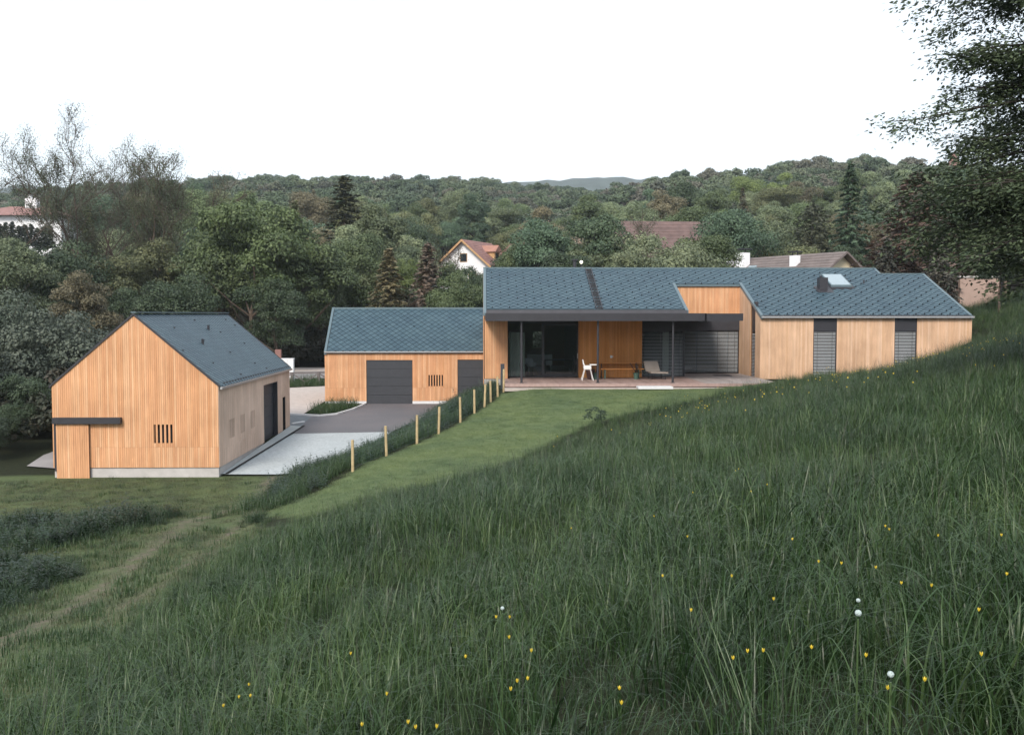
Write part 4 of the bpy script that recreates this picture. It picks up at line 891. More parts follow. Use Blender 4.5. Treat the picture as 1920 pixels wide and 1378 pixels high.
for ex in (BX1 + .09, BX0 - .09):
    zz = -2.53 - .09 * BS
    for ya, yb in ((BY0 - .065, BY0 - .028), (BY1 + .04, BY1 + .08)):
        P = [(ex, zz - .01), (BM, .0 - .03), (BM, .0 + .06), (ex, zz + .08)]
        if ex < BM: P = P[::-1]
        b.prism([(x, ya, z) for x, z in P], (0, yb - ya, 0))
bp(b, 'verge_trim', 'anthracite'); b = MB(); b.box(BM - .09, BM + .09, BY0 - .06, BY1 + .08, .06, .105); bp(b, 'roof_trim', 'trim')
b = MB(); b.box(BX1 + .075, BX1 + .16, BY0 - .04, BY1 + .05, -2.67, -2.585); bp(b, 'gutter', 'gutter')
for s_, v_ in ((3.6, 2.1), (6.6, 2.9)):
    b = MB(); p = Vector((BX1 - v_ * math.cos(ba) + .05, BY0 + s_, -2.53 + v_ * math.sin(ba))); b.tube(p, p + Vector((0, 0, .22)), .05, n=8); bp(b, 'roof_vent', 'anthracite')
# sliding door on the gable
f = MB(); boards(f, (-15.27, BY0 - .10), (1, 0, 0), (0, -1, 0), 1.16, Zc(-5.96), Zc(-3.90)); sd = bp(f, 'sliding_door', M['larch'])
f = MB(); f.box(-15.27, -14.11, BY0 - .098, BY0 - .035, -5.96, -3.90); bp(f, 'door_leaf', 'batten', sd)
f = MB(); f.box(-15.36, -12.95, BY0 - .22, BY0 - .03, -3.885, -3.665); bp(f, 'door_track', 'anthracite')
f = MB(); f.box(-15.37, -15.29, BY0 - .06, BY0 + .0, -5.6, -3.89); bp(f, 'door_jamb', 'anthracite')

# ------------------------------------------------------------------ objects on the terrace
def chair_high():
    x, y = 5.02 - 3.0 + 2.0 + .72, 46.6
    t = thing('high_chair', 'white high chair with tray standing on the deck by the orange wall', 'high chair', (4.74, 46.2, -3.0)); 
    s = MB(); s.box(-.16, .16, -.16, .16, .50, .54); s.box(-.18, -.14, -.16, .16, .54, .74); s.hexa([(-.20, -.13, .72), (-.15, -.13, .72), (-.15, .13, .72), (-.20, .13, .72), (-.24, -.10, .95), (-.20, -.10, .95), (-.20, .10, .95), (-.24, .10, .95)])
    s.box(-.14, .16, -.18, -.15, .54, .68).box(-.14, .16, .15, .18, .54, .68); s.build('seat', 'white', t)
    s = MB(); s.box(.10, .42, -.22, .22, .70, .74).box(.10, .14, -.2, .2, .66, .70); s.build('tray', 'white', t)
    for sx in (-1, 1):
        for sy in (-1, 1): s = MB(); s.tube((sx * .13, sy * .13, .51), (sx * .26 + .0, sy * .24, 0), .014, n=8); s.build('leg', 'white', t)
chair_high()
def lathe(mb, prof, n=16, c=(0, 0, 0)):
    for (r0, z0), (r1, z1) in zip(prof[:-1], prof[1:]): mb.tube((c[0], c[1], c[2] + z0), (c[0], c[1], c[2] + z1), r0, r1, n, cap=False)
    return mb
b = MB(); lathe(b, [(.001, 0), (.15, 0), (.22, .42), (.23, .45), (.19, .45), (.17, .38), (.001, .38)]); o = b.build('plant_pot', 'terracotta', smooth=False); o.location = (4.98, 47.1, -3.0); tag(o, 'dark red-brown empty pot standing behind the white high chair', 'pot')
def bench():
    t = thing('wall_bench', 'long narrow orange wooden bench along the orange wall', 'bench', (5.55, 47.25, -3.0))
    s = MB(); s.box(-.1, 1.95, -.14, .14, .44, .475); s.build('seat', M['larch_deep'], t)
    for x in (.12, 1.70):
        s = MB(); s.bar((x, -.12, 0), (x, -.08, .44), .05).bar((x, .12, 0), (x, .08, .44), .05).box(x - .02, x + .02, -.1, .1, .2, .24); s.build('leg', 'wire', t)
bench()
def table():
    t = thing('wall_table', 'narrow wooden table behind the bench against the orange wall', 'table', (5.4, 47.72, -3.0))
    s = MB(); s.box(-.1, 2.1, -.22, .2, .70, .725); s.build('top', M['larch_deep'], t)
    for x in (.15, 1.8):
        s = MB(); s.bar((x, -.2, 0), (x, .1, .70), .035).bar((x, .18, 0), (x, -.12, .70), .035); s.build('leg', 'frame', t)
table()
def plant(loc, label, h=.75, seed=1, spiky=True):
    t = thing('potted_plant', label, 'potted plant', loc)
    b = MB(); lathe(b, [(.001, 0), (.10, 0), (.13, .30), (.11, .30), (.001, .27)], 14); b.build('pot', 'wire', t)
    me = weed('leaves', 'weed', 5, h, seed, .10); me.transform(Matrix.Translation((0, 0, .22))); link('foliage', me, None, t)
    b = MB(); b.tube((0, 0, .28), (.10, 0, h + .15), .012).tube((0, 0, .3), (-.28, .02, h + .2), .014).tube((0, 0, .3), (.02, 0, h + .22), .01); b.build('branch', 'frame', t)
plant((7.08, 46.9, -3.0), 'dark leafy plant in a green pot at the end of the bench', .55, 3)
plant((5.22, 46.9, -3.0), 'small dark plant in a pot hidden behind the middle canopy post', .5, 4)
b = MB(); b.tube((0, -.02, 0), (0, -.10, 0), .035, n=10).box(-.05, .05, -.02, 0, -.06, .06).tube((.02, -.1, 0), (.09, -.12, .02), .012); o = b.build('wall_tap', 'slab'); o.location = (6.07, 48.07, -2.0); tag(o, 'small pale tap fixed to the orange board wall', 'tap')
def lounge():
    t = thing('lounge_chair', 'low taupe fabric lounge chair on black sled frame near the blinds', 'chair', (7.95, 46.9, -3.0), math.radians(8))
    s = MB(); s.hexa([(-.28, -.35, .30), (.55, -.35, .27), (.55, .25, .27), (-.28, .25, .30), (-.28, -.35, .37), (.55, -.35, .34), (.55, .25, .34), (-.28, .25, .37)]); s.build('seat', 'fabric', t)
    s = MB(); s.hexa([(-.38, .10, .36), (.30, .10, .36), (.30, .19, .36), (-.38, .19, .36), (-.46, .30, .83), (.24, .30, .83), (.24, .38, .83), (-.46, .38, .83)]); s.build('backrest', 'fabric', t)
    for x in (-.22, .42):
        s = MB(); s.bar((x, -.3, 0), (x, .3, 0), .02).bar((x, -.3, 0), (x, -.3, .30), .02).bar((x, .3, 0), (x, .28, .36), .02); s.build('leg', 'frame', t)
lounge()
b = MB()
for i in range(9): b.box(-.42, .42, -.3 + i * .07, -.26 + i * .07, .003, .018)
o = b.build('floor_grate', 'anthracite'); o.location = (11.75, 49.6, -3.0); tag(o, 'dark metal grate lying on the grey deck before the wide blinds', 'grate')
b = MB(); b.box(6.65, 8.15, 43.3, 43.94, -3.2, -3.10); tag(b.build('step_slab', 'slab'), 'pale stone step on the lawn at the deck edge', 'step')
b = MB(); b.box(-.09, .09, -.02, .02, 0, 1.18); o = b.build('metal_panel', 'door_grey'); o.location = (.83, 44.8, -3.35); tag(o, 'upright narrow grey metal panel beside the last fence post', 'panel')
# inside
def shell_chair(loc, rz, label):
    t = thing('shell_chair', label, 'chair', loc, rz)
    s = MB(); lathe(s, [(.001, .42), (.18, .43), (.25, .50), (.27, .62)], 16); s.hexa([(-.24, .2, .55), (.24, .2, .55), (.24, .26, .55), (-.24, .26, .55), (-.19, .27, .84), (.19, .27, .84), (.19, .32, .84), (-.19, .32, .84)]); s.build('seat', 'white', t)
    for sx in (-1, 1):
        for sy in (-1, 1): s = MB(); s.tube((sx * .08, sy * .08, .43), (sx * .24, sy * .24, 0), .013); s.build('leg', 'post', t)
shell_chair((2.35, 50.0, -3.0), .4, 'white shell chair with wooden legs behind the terrace glass')
b = MB(); b.box(-.65, .65, -.2, .2, .35, .9).box(-.6, -.55, -.15, .15, 0, .35).box(.55, .6, -.15, .15, 0, .35); o = b.build('sideboard', 'white'); o.location = (2.95, 53.4, -3.0); tag(o, 'white sideboard deep inside the glazed room', 'sideboard')
def dining():
    t = thing('dining_table', 'dark dining table inside behind the sliding door', 'table', (3.7, 51.2, -3.0))
    s = MB(); s.box(-.7, .8, -.4, .4, .70, .74); s.build('top', 'frame', t)
    for sx in (-.6, .7):
        for sy in (-.3, .3): s = MB(); s.box(sx - .03, sx + .03, sy - .03, sy + .03, 0, .70); s.build('leg', 'frame', t)
dining()

# ------------------------------------------------------------------ wire fence with pine posts
FP = [(-4.15, 32.0), (-3.28, 34.1), (-2.4, 36.2), (-1.70, 37.9), (-.92, 39.75), (-.38, 41.05), (.02, 42.0), (.30, 42.7), (.60, 43.4), (.86, 44.0)]
PXY = [(661, 884.7), (726, 858), (781, 833), (825.6, 811), (864.7, 792.5), (889.7, 778), (907.8, 765), (920, 756.5), (934, 746), (944, 737)]
fence = thing('wire_fence', 'green wire fence on round pine posts climbing the bank to the house', 'fence', (FP[0][0], FP[0][1], gz(*FP[0])))
fo = fence.location
tops = []
for k, (x, y) in enumerate(FP):
    z = gz(x, y); h = [1.0, 1.02, 1.03, 1.02, 1.0, .97, .95, .9, .88, 1.0][k]; lx = random.uniform(-.04, .05); ly = random.uniform(-.04, .04)
    b = MB(); b.tube((x, y, z - .25), (x + lx, y + ly, z + h), .048, .044, n=12); b.build('post', 'post', fence, off=fo); tops.append((x - .05, y, z, h))
b = MB()
for (x0, y0, z0, h0), (x1, y1, z1, h1) in zip(tops[:-1], tops[1:]):
    for k in range(7): f_ = .08 + .84 * k / 6; b.tube((x0, y0, z0 + h0 * f_), (x1, y1, z1 + h1 * f_), .0028, n=3, cap=False)
    L = math.hypot(x1 - x0, y1 - y0); m = int(L / .12)
    for k in range(m): t = k / m; b.tube((x0 + (x1 - x0) * t, y0 + (y1 - y0) * t, z0 + (z1 - z0) * t + .08), (x0 + (x1 - x0) * t, y0 + (y1 - y0) * t, z0 + (z1 - z0) * t + (h0 + (h1 - h0) * t) * .92), .0022, n=3, cap=False)
b.build('wire_mesh', 'wire', fence, off=fo, kind='stuff')
# low wooden guard rail by the road
rail = thing('guard_rail', 'low grey wooden guard rail with cross braces beside the road', 'fence', (-14, 69, yardz(0, 69)))
ro = rail.location; px_ = None
for k in range(8):
    x = -16.5 + k * 1.75; y = 68.4 + k * .28; z = yardz(x, y); b = MB(); b.box(x - .09, x + .09, y - .09, y + .09, z - .1, z + .78); b.build('post', 'grey_wood', rail, off=ro)
    if px_:
        b = MB(); b.bar((px_[0], px_[1], px_[2] + .72), (x, y, z + .72), .10, .09); b.build('rail', 'grey_wood', rail, off=ro)
        mx, my = (px_[0] + x) / 2, (px_[1] + y) / 2; b = MB(); b.bar((px_[0], px_[1], px_[2] + .68), (mx, my, z + .1), .08, .07).bar((x, y, z + .68), (mx, my + .01, z + .1), .08, .07); b.build('brace', 'grey_wood', rail, off=ro)
    px_ = (x, y, z)
def ub():
    t = thing('utility_cabinet', 'pale grey-white utility cabinet standing behind the barn corner', 'cabinet', (-13.55, 70.4, yardz(0, 70.4)))
    b = MB(); b.box(-.42, .42, -.2, .2, 0, 1.55).box(-.45, .45, -.23, .23, 1.55, 1.6); b.build('body', 'render_white', t)
    b = MB(); b.box(-.01, .01, -.205, -.201, .1, 1.5).box(.05, .09, -.215, -.201, .75, .9); b.build('door', 'gutter', t)
ub()
b = MB(); b.box(-.2, .2, -.2, .2, 0, 2.1); o = b.build('brick_pillar', 'roof_red'); o.location = (-14.5, 72, yardz(0, 72)); tag(o, 'short reddish pillar beside the pale utility cabinet', 'pillar')

# ------------------------------------------------------------------ houses in the valley
def gable_house(name, label, cat, x, y, z, w, d, hw, hr, rz, wallm, roofm, ov=.5, windows=(), chimneys=(), rows=True, barge=None):
    """ridge along local X; w along ridge, d depth"""
    t = thing(name, label, cat, (x, y, z), rz)
    b = MB(); b.box(-w / 2, w / 2, -d / 2, d / 2, 0, hw)
    for sx in (-w / 2, w / 2 - .2): b.prism([(sx, -d / 2, hw), (sx, d / 2, hw), (sx, 0, hr - .05)], (.2, 0, 0))
    b.build('wall', wallm, t)
    s = (hr - hw) / (d / 2); b = MB()
    for sg in (-1, 1):
        ye = sg * (d / 2 + ov); ze = hw - s * ov
        P = [(-w / 2 - ov, ye, ze), (w / 2 + ov, ye, ze), (w / 2 + ov, 0, hr), (-w / 2 - ov, 0, hr)]
        b.hexa(P + [(p[0], p[1], p[2] + .15) for p in P] if sg < 0 else [P[1], P[0], P[3], P[2]] + [(p[0], p[1], p[2] + .15) for p in (P[1], P[0], P[3], P[2])])
        nr = 14      # courses of tiles stepping down the slope
        for k in range(nr):
            f0, f1 = k / nr, (k + 1) / nr; ya, yb = ye * (1 - f0), ye * (1 - f1); za, zb_ = ze + (hr - ze) * f0 + .15, ze + (hr - ze) * f1 + .15
            q = [(-w / 2 - ov, ya, za), (w / 2 + ov, ya, za), (w / 2 + ov, yb, zb_), (-w / 2 - ov, yb, zb_)]
            q2 = [(p[0], p[1], p[2] + (.05 if i < 2 else .005)) for i, p in enumerate(q)]
            b.hexa(q + q2)
    rf = b.build('roof', roofm, t)
    for cx, cy, ch, cw, cap in chimneys:
        b = MB(); b.box(cx - cw / 2, cx + cw / 2, cy - cw * .35, cy + cw * .35, hw, ch); c = b.build('chimney', 'render_white' if cap else wallm, rf)
        b = MB(); b.box(cx - cw * .62, cx + cw * .62, cy - cw * .5, cy + cw * .5, ch + .25, ch + .33)
        for sx in (-1, 1): b.box(cx + sx * cw * .4 - .03, cx + sx * cw * .4 + .03, cy - .03, cy + .03, ch, ch + .25)
        b.build('chimney_cap', 'frame', rf)
    if barge:
        b = MB()
        for sx in (-w / 2 - ov - .06, w / 2 + ov):
            for sg in (-1, 1):
                ye = sg * (d / 2 + ov); ze = hw - s * ov; b.hexa([(sx, ye, ze - .18), (sx + .06, ye, ze - .18), (sx + .06, 0, hr - .18), (sx, 0, hr - .18), (sx, ye, ze + .16), (sx + .06, ye, ze + .16), (sx + .06, 0, hr + .16), (sx, 0, hr + .16)])
        b.build('bargeboard', barge, t)
    for side, u, z0, ww, hh in windows:
        b = MB(); g = MB()
        if side == 'f': b.box(u - ww / 2 - .08, u + ww / 2 + .08, -d / 2 - .04, -d / 2 + .02, z0 - .08, z0 + hh + .08); g.box(u - ww / 2, u + ww / 2, -d / 2 - .055, -d / 2 - .041, z0, z0 + hh)
        else:
            sx = -1 if side == 'l' else 1; X = sx * w / 2; a_, b_ = sorted((X + sx * .04, X - sx * .02)); b.box(a_, b_, u - ww / 2 - .08, u + ww / 2 + .08, z0 - .08, z0 + hh + .08); a_, b_ = sorted((X + sx * .055, X + sx * .041)); g.box(a_, b_, u - ww / 2, u + ww / 2, z0, z0 + hh)
        wn = b.build('window', 'orange_wood' if barge else 'render_white', t); g.build('pane', 'pane_dark', wn)
    return t
# white house with gable to the camera, red roof
h = gable_house('gabled_house', 'white gabled house with red roof and orange bargeboards among the trees', 'house', -1.0, 150, 3.6, 8.5, 8.0, 3.6, 7.0, math.radians(64), 'render_white', 'roof_red', .7,
            windows=[('l', -1.4, 1.2, 1.1, 1.3), ('l', 1.4, 1.2, 1.1, 1.3), ('l', 0, 4.0, 1.0, 1.1), ('f', -2.4, 1.2, 1.1, 1.3), ('f', 0, 1.2, 1.1, 1.3), ('f', 2.4, 1.2, 1.1, 1.3)], barge='orange_wood')
b = MB(); b.box(-.9, .9, -3.3, -1.2, 4.2, 5.6); dm_ = b.build('dormer', 'orange_wood', h); b = MB(); b.prism([(-1.2, -3.6, 5.5), (1.2, -3.6, 5.5), (0, -3.6, 6.5)], (0, 2.8, 0)); b.build('dormer_roof', 'roof_orange', dm_)
b = MB(); b.box(-.5, .5, -3.33, -3.302, 4.5, 5.3); b.build('pane', 'pane_dark', dm_)
h = gable_house('village_house', 'second small red-roofed house just behind the white gabled house', 'house', 4.4, 156, 4.6, 5, 6, 3.2, 6.2, math.radians(90), 'render_cream', 'roof_red', .5, windows=[('l', 0, 1.2, 1.0, 1.2)])
h = gable_house('garden_shed', 'small white outbuilding with rusty roof near the gabled house', 'shed', -6.6, 146, 3.2, 3.4, 3.2, 2.6, 3.6, math.radians(10), 'render_white', 'roof_orange', .3, windows=[('f', 0, 1.0, .8, .8)])
# flat hipped white villa far left
def villa():
    t = thing('hillside_villa', 'white villa with low brownish-red hipped roof above the trees', 'house', (-80, 186, 10.4), math.radians(0))
    b = MB(); b.box(-12, 5.5, -4, 8, 0, 7.0); b.build('wall', 'render_white', t)
    b = MB(); x0, x1, y0, y1, z = -12.8, 6.8, -5.2, 9.2, 7.0; r0, r1 = -6, 0
    b.add([(x0, y0, z), (x1, y0, z), (x1, y1, z), (x0, y1, z), (r0, 2, z + 2.2), (r1, 2, z + 2.2)], [(0, 1, 5, 4), (1, 2, 5), (2, 3, 4, 5), (3, 0, 4), (3, 2, 1, 0)]); rf = b.build('roof', 'roof_red', t)
    b = MB(); b.box(-2.7, -.7, .5, 2.0, 8.2, 10.6).box(-2.2, -1.7, .8, 1.6, 10.6, 11.2); b.build('chimney', 'render_white', rf)
    for u in (-9, -5, -1, 3):
        b = MB(); b.box(u - .7, u + .7, -4.05, -4.0, 3.6, 5.2); w = b.build('window', 'gutter', t); b = MB(); b.box(u - .6, u + .6, -4.065, -4.052, 3.7, 5.1); b.build('pane', 'pane_dark', w)
villa()
h = gable_house('village_house', 'orange-roofed house peeking above tall trees beyond the barn', 'house', -54, 195, 14.2, 5, 5, 4.6, 7.2, math.radians(75), 'render_cream', 'roof_orange', .5, windows=[('f', 0, 1.2, 1.0, 1.2)])
h = gable_house('farm_house', 'large brownish-red roof half hidden behind leafy garden trees', 'house', 20.5, 113, -.4, 14, 10, 5.5, 10.6, math.radians(4), 'render_cream', 'roof_plum', .8, windows=[('f', -2.4, 3.0, 1.1, 1.3), ('f', 2.4, 3.0, 1.1, 1.3)])
h = gable_house('neighbour_house', 'long brown-roofed house with white chimneys beyond the ridge of the timber house', 'house', 22.5, 79.5, -2.2, 14.5, 7.5, 4.0, 6.6, math.radians(-62), 'render_cream', 'roof_brown', .6,
                 chimneys=[(-1.8, -1.2, 7.1, 1.0, True), (3.9, -1.2, 6.6, .65, True), (-3.6, -.9, 6.8, .55, True)], windows=[('r', 0, 3.2, 1.1, 1.2), ('f', -3, 1.5, 1.2, 1.3), ('f', 3, 1.5, 1.2, 1.3)], barge=None)
b = MB(); b.hexa([(-.2, -2.6, 5.35), (.6, -2.6, 5.35), (.6, -1.9, 5.86), (-.2, -1.9, 5.86), (-.2, -2.6, 5.5), (.6, -2.6, 5.5), (.6, -1.9, 6.01), (-.2, -1.9, 6.01)]); b.build('roof_window', 'sky_glass', h)
# turret on the skyline
t = thing('church_turret', 'pointed reddish turret roof rising above the hilltop wood', 'turret', (148, 318, 41.8)); b = MB(); b.tube((0, 0, 0), (0, 0, 4.7), 2.1, n=8); b.build('tower', 'render_cream', t); b = MB(); b.tube((0, 0, 4.7), (0, 0, 9.4), 2.5, .05, n=8, cap=False); b.build('roof', 'roof_red', t)
# small buildings under the big tree
t = thing('garden_wall', 'pinkish rendered wall behind the gable end of the timber house', 'wall', (28.3, 57.5, gz(28.3, 57.5) - .3)); b = MB(); b.box(-1.0, 1.3, 0, .25, 0, 2.0); b.build('wall', 'render_pink', t); b = MB(); b.box(-1.05, 1.35, -.05, .3, 2.0, 2.1); b.build('coping', 'concrete', t)
t = thing('open_shed', 'dark open shed with corrugated roof in the shade of the big tree', 'shed', (31.5, 58.5, gz(31.5, 58.5) - .2))
b = MB(); b.box(-1.6, 3.4, 1.5, 1.65, 0, 1.7); b.build('wall', 'grey_wood', t)
for x in (-1.5, .9, 3.3): b = MB(); b.box(x - .06, x + .06, -.9, -.78, 0, 1.95); b.build('post', 'bark_pale', t)
b = MB()
for i in range(28): b.add([(-1.8 + i * .19, -1.1, 1.98 + .04 * (i % 2)), (-1.61 + i * .19, -1.1, 1.98 + .04 * ((i + 1) % 2)), (-1.61 + i * .19, 1.8, 1.78 + .04 * ((i + 1) % 2)), (-1.8 + i * .19, 1.8, 1.78 + .04 * (i % 2))], [(0, 1, 2, 3)])
b.build('roof', 'concrete', t)
# bright glint behind the ridge, made as a glowing ball on an added pole
t = thing('glint_ball', 'glowing ball on an added pole, standing for a glint behind the house ridge', 'glint', (6.35, 66, -3.3)); b = MB(); b.tube((0, 0, 0), (0, 0, 6.55), .04, n=8); b.build('pole', 'anthracite', t)
b = MB(); lathe(b, [(.001, -.10), (.065, -.08), (.10, -.015), (.10, .03), (.065, .085), (.001, .105)], 12, (0, 0, 6.7)); b.build('globe', 'globe', t, smooth=True)

# ------------------------------------------------------------------ trees
def leaf_cards(P, Nr, size, seed, mat='leaf', name='crown', aspect=.62, fold=.25):
    r = np.random.default_rng(seed); n = len(P); size = np.asarray(size) * r.uniform(.65, 1.3, n)
    Nr = Nr / (np.linalg.norm(Nr, axis=1, keepdims=True) + 1e-9); a = r.normal(size=(n, 3)); T = np.cross(Nr, a); T /= np.linalg.norm(T, axis=1, keepdims=True) + 1e-9; B = np.cross(Nr, T)
    s = size[:, None]; V = np.stack([P - T * s * .5, P - B * s * .5 * aspect + Nr * s * fold * .3, P + T * s * .5, P + B * s * .5 * aspect + Nr * s * fold * .3], 1).reshape(-1, 3)
    return np_mesh(name, V, np.arange(4 * n).reshape(n, 4), mat)
def blob_crown(seed, R, z0, z1, nl, leaf, lobes=34, mat='leaf', egg=.0, open_=.0):
    r = np.random.default_rng(seed); H = (z1 - z0) / 2; C = np.array([0, 0, (z0 + z1) / 2])
    d = r.normal(size=(lobes, 3)); d /= np.linalg.norm(d, axis=1, keepdims=True); d[:, 2] = d[:, 2] * .9 + .12
    rad = r.uniform(.45, .88, lobes)[:, None]; L = C + d * rad * np.array([R, R, H]); L[:, :2] *= (1 - egg * (L[:, 2:3] - C[2]) / H)
    lr = r.uniform(.20, .40, lobes) * R
    k = r.choice(lobes, nl, p=lr ** 2 / (lr ** 2).sum()); q = r.normal(size=(nl, 3)); q /= np.linalg.norm(q, axis=1, keepdims=True); q[:, 2] = np.where(q[:, 2] < -.4, -q[:, 2], q[:, 2])
    P = L[k] + q * (lr[k] * (.62 + .48 * r.random(nl) ** .7))[:, None] * np.array([1, 1, .72])
    P += r.normal(0, .085 * R / 4, (nl, 3))
    Nr = q + np.array([0, 0, .35]) + r.normal(0, .55, (nl, 3))
    return leaf_cards(P, Nr, leaf, seed, mat)
def limbs(mb, seed, h, r0, R, z0, k=7, lean=.03):
    r = random.Random(seed); p = Vector((0, 0, -.4)); pts = [p]; n = 7
    for i in range(1, n + 1): p = Vector((math.sin(i + seed) * lean * h * .5, math.cos(i * 1.3 + seed) * lean * h * .5, h * i / n)); pts.append(p)
    for i in range(n): mb.tube(pts[i], pts[i + 1], r0 * (1 - i / (n + 1)), r0 * (1 - (i + 1) / (n + 1)), 7, cap=False)
    for j in range(k):
        i = r.randint(2, n - 1); a = r.uniform(0, 6.28); L = R * r.uniform(.6, .95); s = pts[i]; m = s + Vector((math.cos(a) * L * .5, math.sin(a) * L * .5, L * .35)); e = s + Vector((math.cos(a) * L, math.sin(a) * L, L * .8))
        rr = r0 * (1 - i / (n + 1)) * .6; mb.tube(s, m, rr, rr * .6, 5, cap=False); mb.tube(m, e, rr * .6, rr * .15, 5, cap=False)
def trunk_mesh(seed, h, r0, R, z0, k=7, mat='bark'):
    b = MB(); limbs(b, seed, h, r0, R, z0, k); me = bpy.data.meshes.new('trunk'); me.from_pydata(b.v, [], b.f); me.materials.append(M[mat]); return me
def conifer_crown(seed, R, z0, H, nb, leaf, droop=.35, taper=.9, fill=.0):
    r = np.random.default_rng(seed); Ps = []; Ns = []
    for i in range(nb):
        t = (i + r.random()) / nb; z = z0 + (H - z0) * t; L = R * (1 - t) ** taper * r.uniform(.72, 1.1) + .12; a = i * 2.4 + r.normal(0, .3); m = int(10 + 46 * L / R)
        s = r.random(m) ** .7; w = (1 - s) * .32 * L + .10; off = r.normal(0, 1, m) * w * .5
        x = np.cos(a) * s * L - np.sin(a) * off; y = np.sin(a) * s * L + np.cos(a) * off; zz = z - droop * L * s ** 1.4 + .10 * L * s ** 3 - np.abs(r.normal(0, .09, m)) * L * .5
        Ps.append(np.stack([x, y, zz], -1)); nn = np.stack([np.cos(a) * .35 + 0 * s, np.sin(a) * .35 + 0 * s, .9 + 0 * s], -1) + r.normal(0, .35, (m, 3)); Ns.append(nn)
    P = np.concatenate(Ps); Nn = np.concatenate(Ns); return leaf_cards(P, Nn, leaf, seed, aspect=.45)
def skeleton(seed, h, r0, spread, levels=4, lean=(0, 0), upness=.55, nk=(3, 4), first=.35, mr=.012):
    """recursive branches: returns tube builder and list of twig tips"""
    r = random.Random(seed); mb = MB(); tips = []
    def go(p, d, L, rad, lv):
        n = 4 if lv < levels else 3; q = p; dd = d.copy(); pts = [p]
        for i in range(n):
            dd = (dd + Vector((r.gauss(0, .13), r.gauss(0, .13), r.gauss(.02, .08)))).normalized(); q2 = q + dd * L / n; ra = rad * (1 - .62 * i / n); rb = rad * (1 - .62 * (i + 1) / n)
            mb.tube(q, q2, max(ra, mr), max(rb, mr), 7 if lv < 2 else 4, cap=False); q = q2; pts.append(q)
            if lv >= levels - 1: tips.append((q, dd, lv))
        if lv < levels:
            k = r.randint(*nk) + (2 if lv == 0 else 0)
            for j in range(k):
                t = first + (1 - first) * (j + r.random()) / k if lv == 0 else .25 + .75 * (j + r.random()) / k; i = min(int(t * n), n - 1); s = pts[i].lerp(pts[i + 1], t * n - i)
                a = r.uniform(0, 6.28); out = Vector((math.cos(a), math.sin(a), 0)) * spread + dd * upness + Vector((0, 0, .15)); go(s, out.normalized(), L * r.uniform(.42, .66), rad * (1 - .6 * t) * .55, lv + 1)
    go(Vector((0, 0, -.3)), Vector((lean[0], lean[1], 1)).normalized(), h * .78, r0, 0)
    return mb, tips
def tip_leaves(tips, per, spread, leaf, seed, sz=.6):
    r = np.random.default_rng(seed); T = np.array([t[0][:] for t in tips]); k = np.repeat(np.arange(len(T)), per); P = T[k] + r.normal(0, spread, (len(k), 3)); Nn = r.normal(0, .6, (len(k), 3)) + np.array([0, 0, .7])
    return leaf_cards(P, Nn, leaf, seed)
def put(name, label, cat, loc, crown, trunk, color, scale=1.0, rz=0.0, group=None, sz=None):
    t = thing(name, label, cat, loc, rz, group); s = scale; t.scale = (s, s, sz or s)
    c = bpy.data.objects.new('crown', crown); COL.objects.link(c); c.parent = t; c.color = (*color, 1)
    if trunk is not None: k = bpy.data.objects.new('trunk', trunk); COL.objects.link(k); k.parent = t
    return t
def at(px, D, py=None):
    x = (px - 907) / 1900 * D; return (x, D, gz(x, D) if py is None else (590 - py) / 1900 * D)
GREEN = {'grey-green': (.112, .142, .086), 'dark green': (.050, .076, .046), 'mid green': (.088, .122, .062), 'bright green': (.120, .160, .062), 'olive': (.104, .118, .064),
         'brownish': (.120, .110, .074), 'blue-green': (.064, .104, .070), 'pale green': (.150, .180, .115)}
ARCH = []
for i, (R, z0, z1, hh) in enumerate([(4.4, 2.6, 11.5, 8), (3.9, 2.2, 12.5, 9), (4.8, 2.0, 10.5, 8), (3.4, 2.0, 12.0, 9), (4.2, 1.6, 11.0, 8), (4.6, 3.0, 12.5, 9), (2.7, 1.8, 14.0, 11), (3.2, 2.4, 13.5, 10)]):
    ARCH.append((blob_crown(100 + i, R, z0, z1, 24000, .215, 30 + 9 * i % 31, egg=.18 if i % 2 else .05), trunk_mesh(100 + i, hh, .22, R, z0), (R, z1)))
BUSH = [(blob_crown(150 + i, 2.3, .1, 4.6, 14000, .13, 30), None, (2.3, 4.6)) for i in range(2)]
FIR = [(conifer_crown(170 + i, 3.0, .6, 12, 130, .42, .35), trunk_mesh(170 + i, 11, .2, .5, 1, 0), (3.0, 12)) for i in range(2)]

def landmark(px, D, ty):
    if D < 100: dist = 'at the wood edge'
    elif D < 130: dist = 'low in the wood'
    elif D < 165: dist = 'midway up the wood'
    else: dist = 'high in the wood'
    for lim, w in ((60, 'below the hillside villa'), (170, 'beside the sparse tall trees'), (300, 'above the barn gable'), (430, 'above the barn roof'), (560, 'beyond the far end of the barn roof'), (640, 'beside the narrow tall conifer'),
                   (740, 'beyond the browntop spruce'), (840, 'beyond the greyer spruce'), (905, 'in front of the white gabled house'), (1000, 'above the white gabled house'), (1090, 'below the gap with the distant hill'), (1170, 'by the pink blossoming tree'),
                   (1330, 'over the half hidden red roof'), (1450, 'above the recessed wall of the timber house'), (1570, 'beyond the white chimneys'), (1700, 'over the roof window'), (9999, 'behind the big overhanging tree')):
        if px < lim: return dist, w
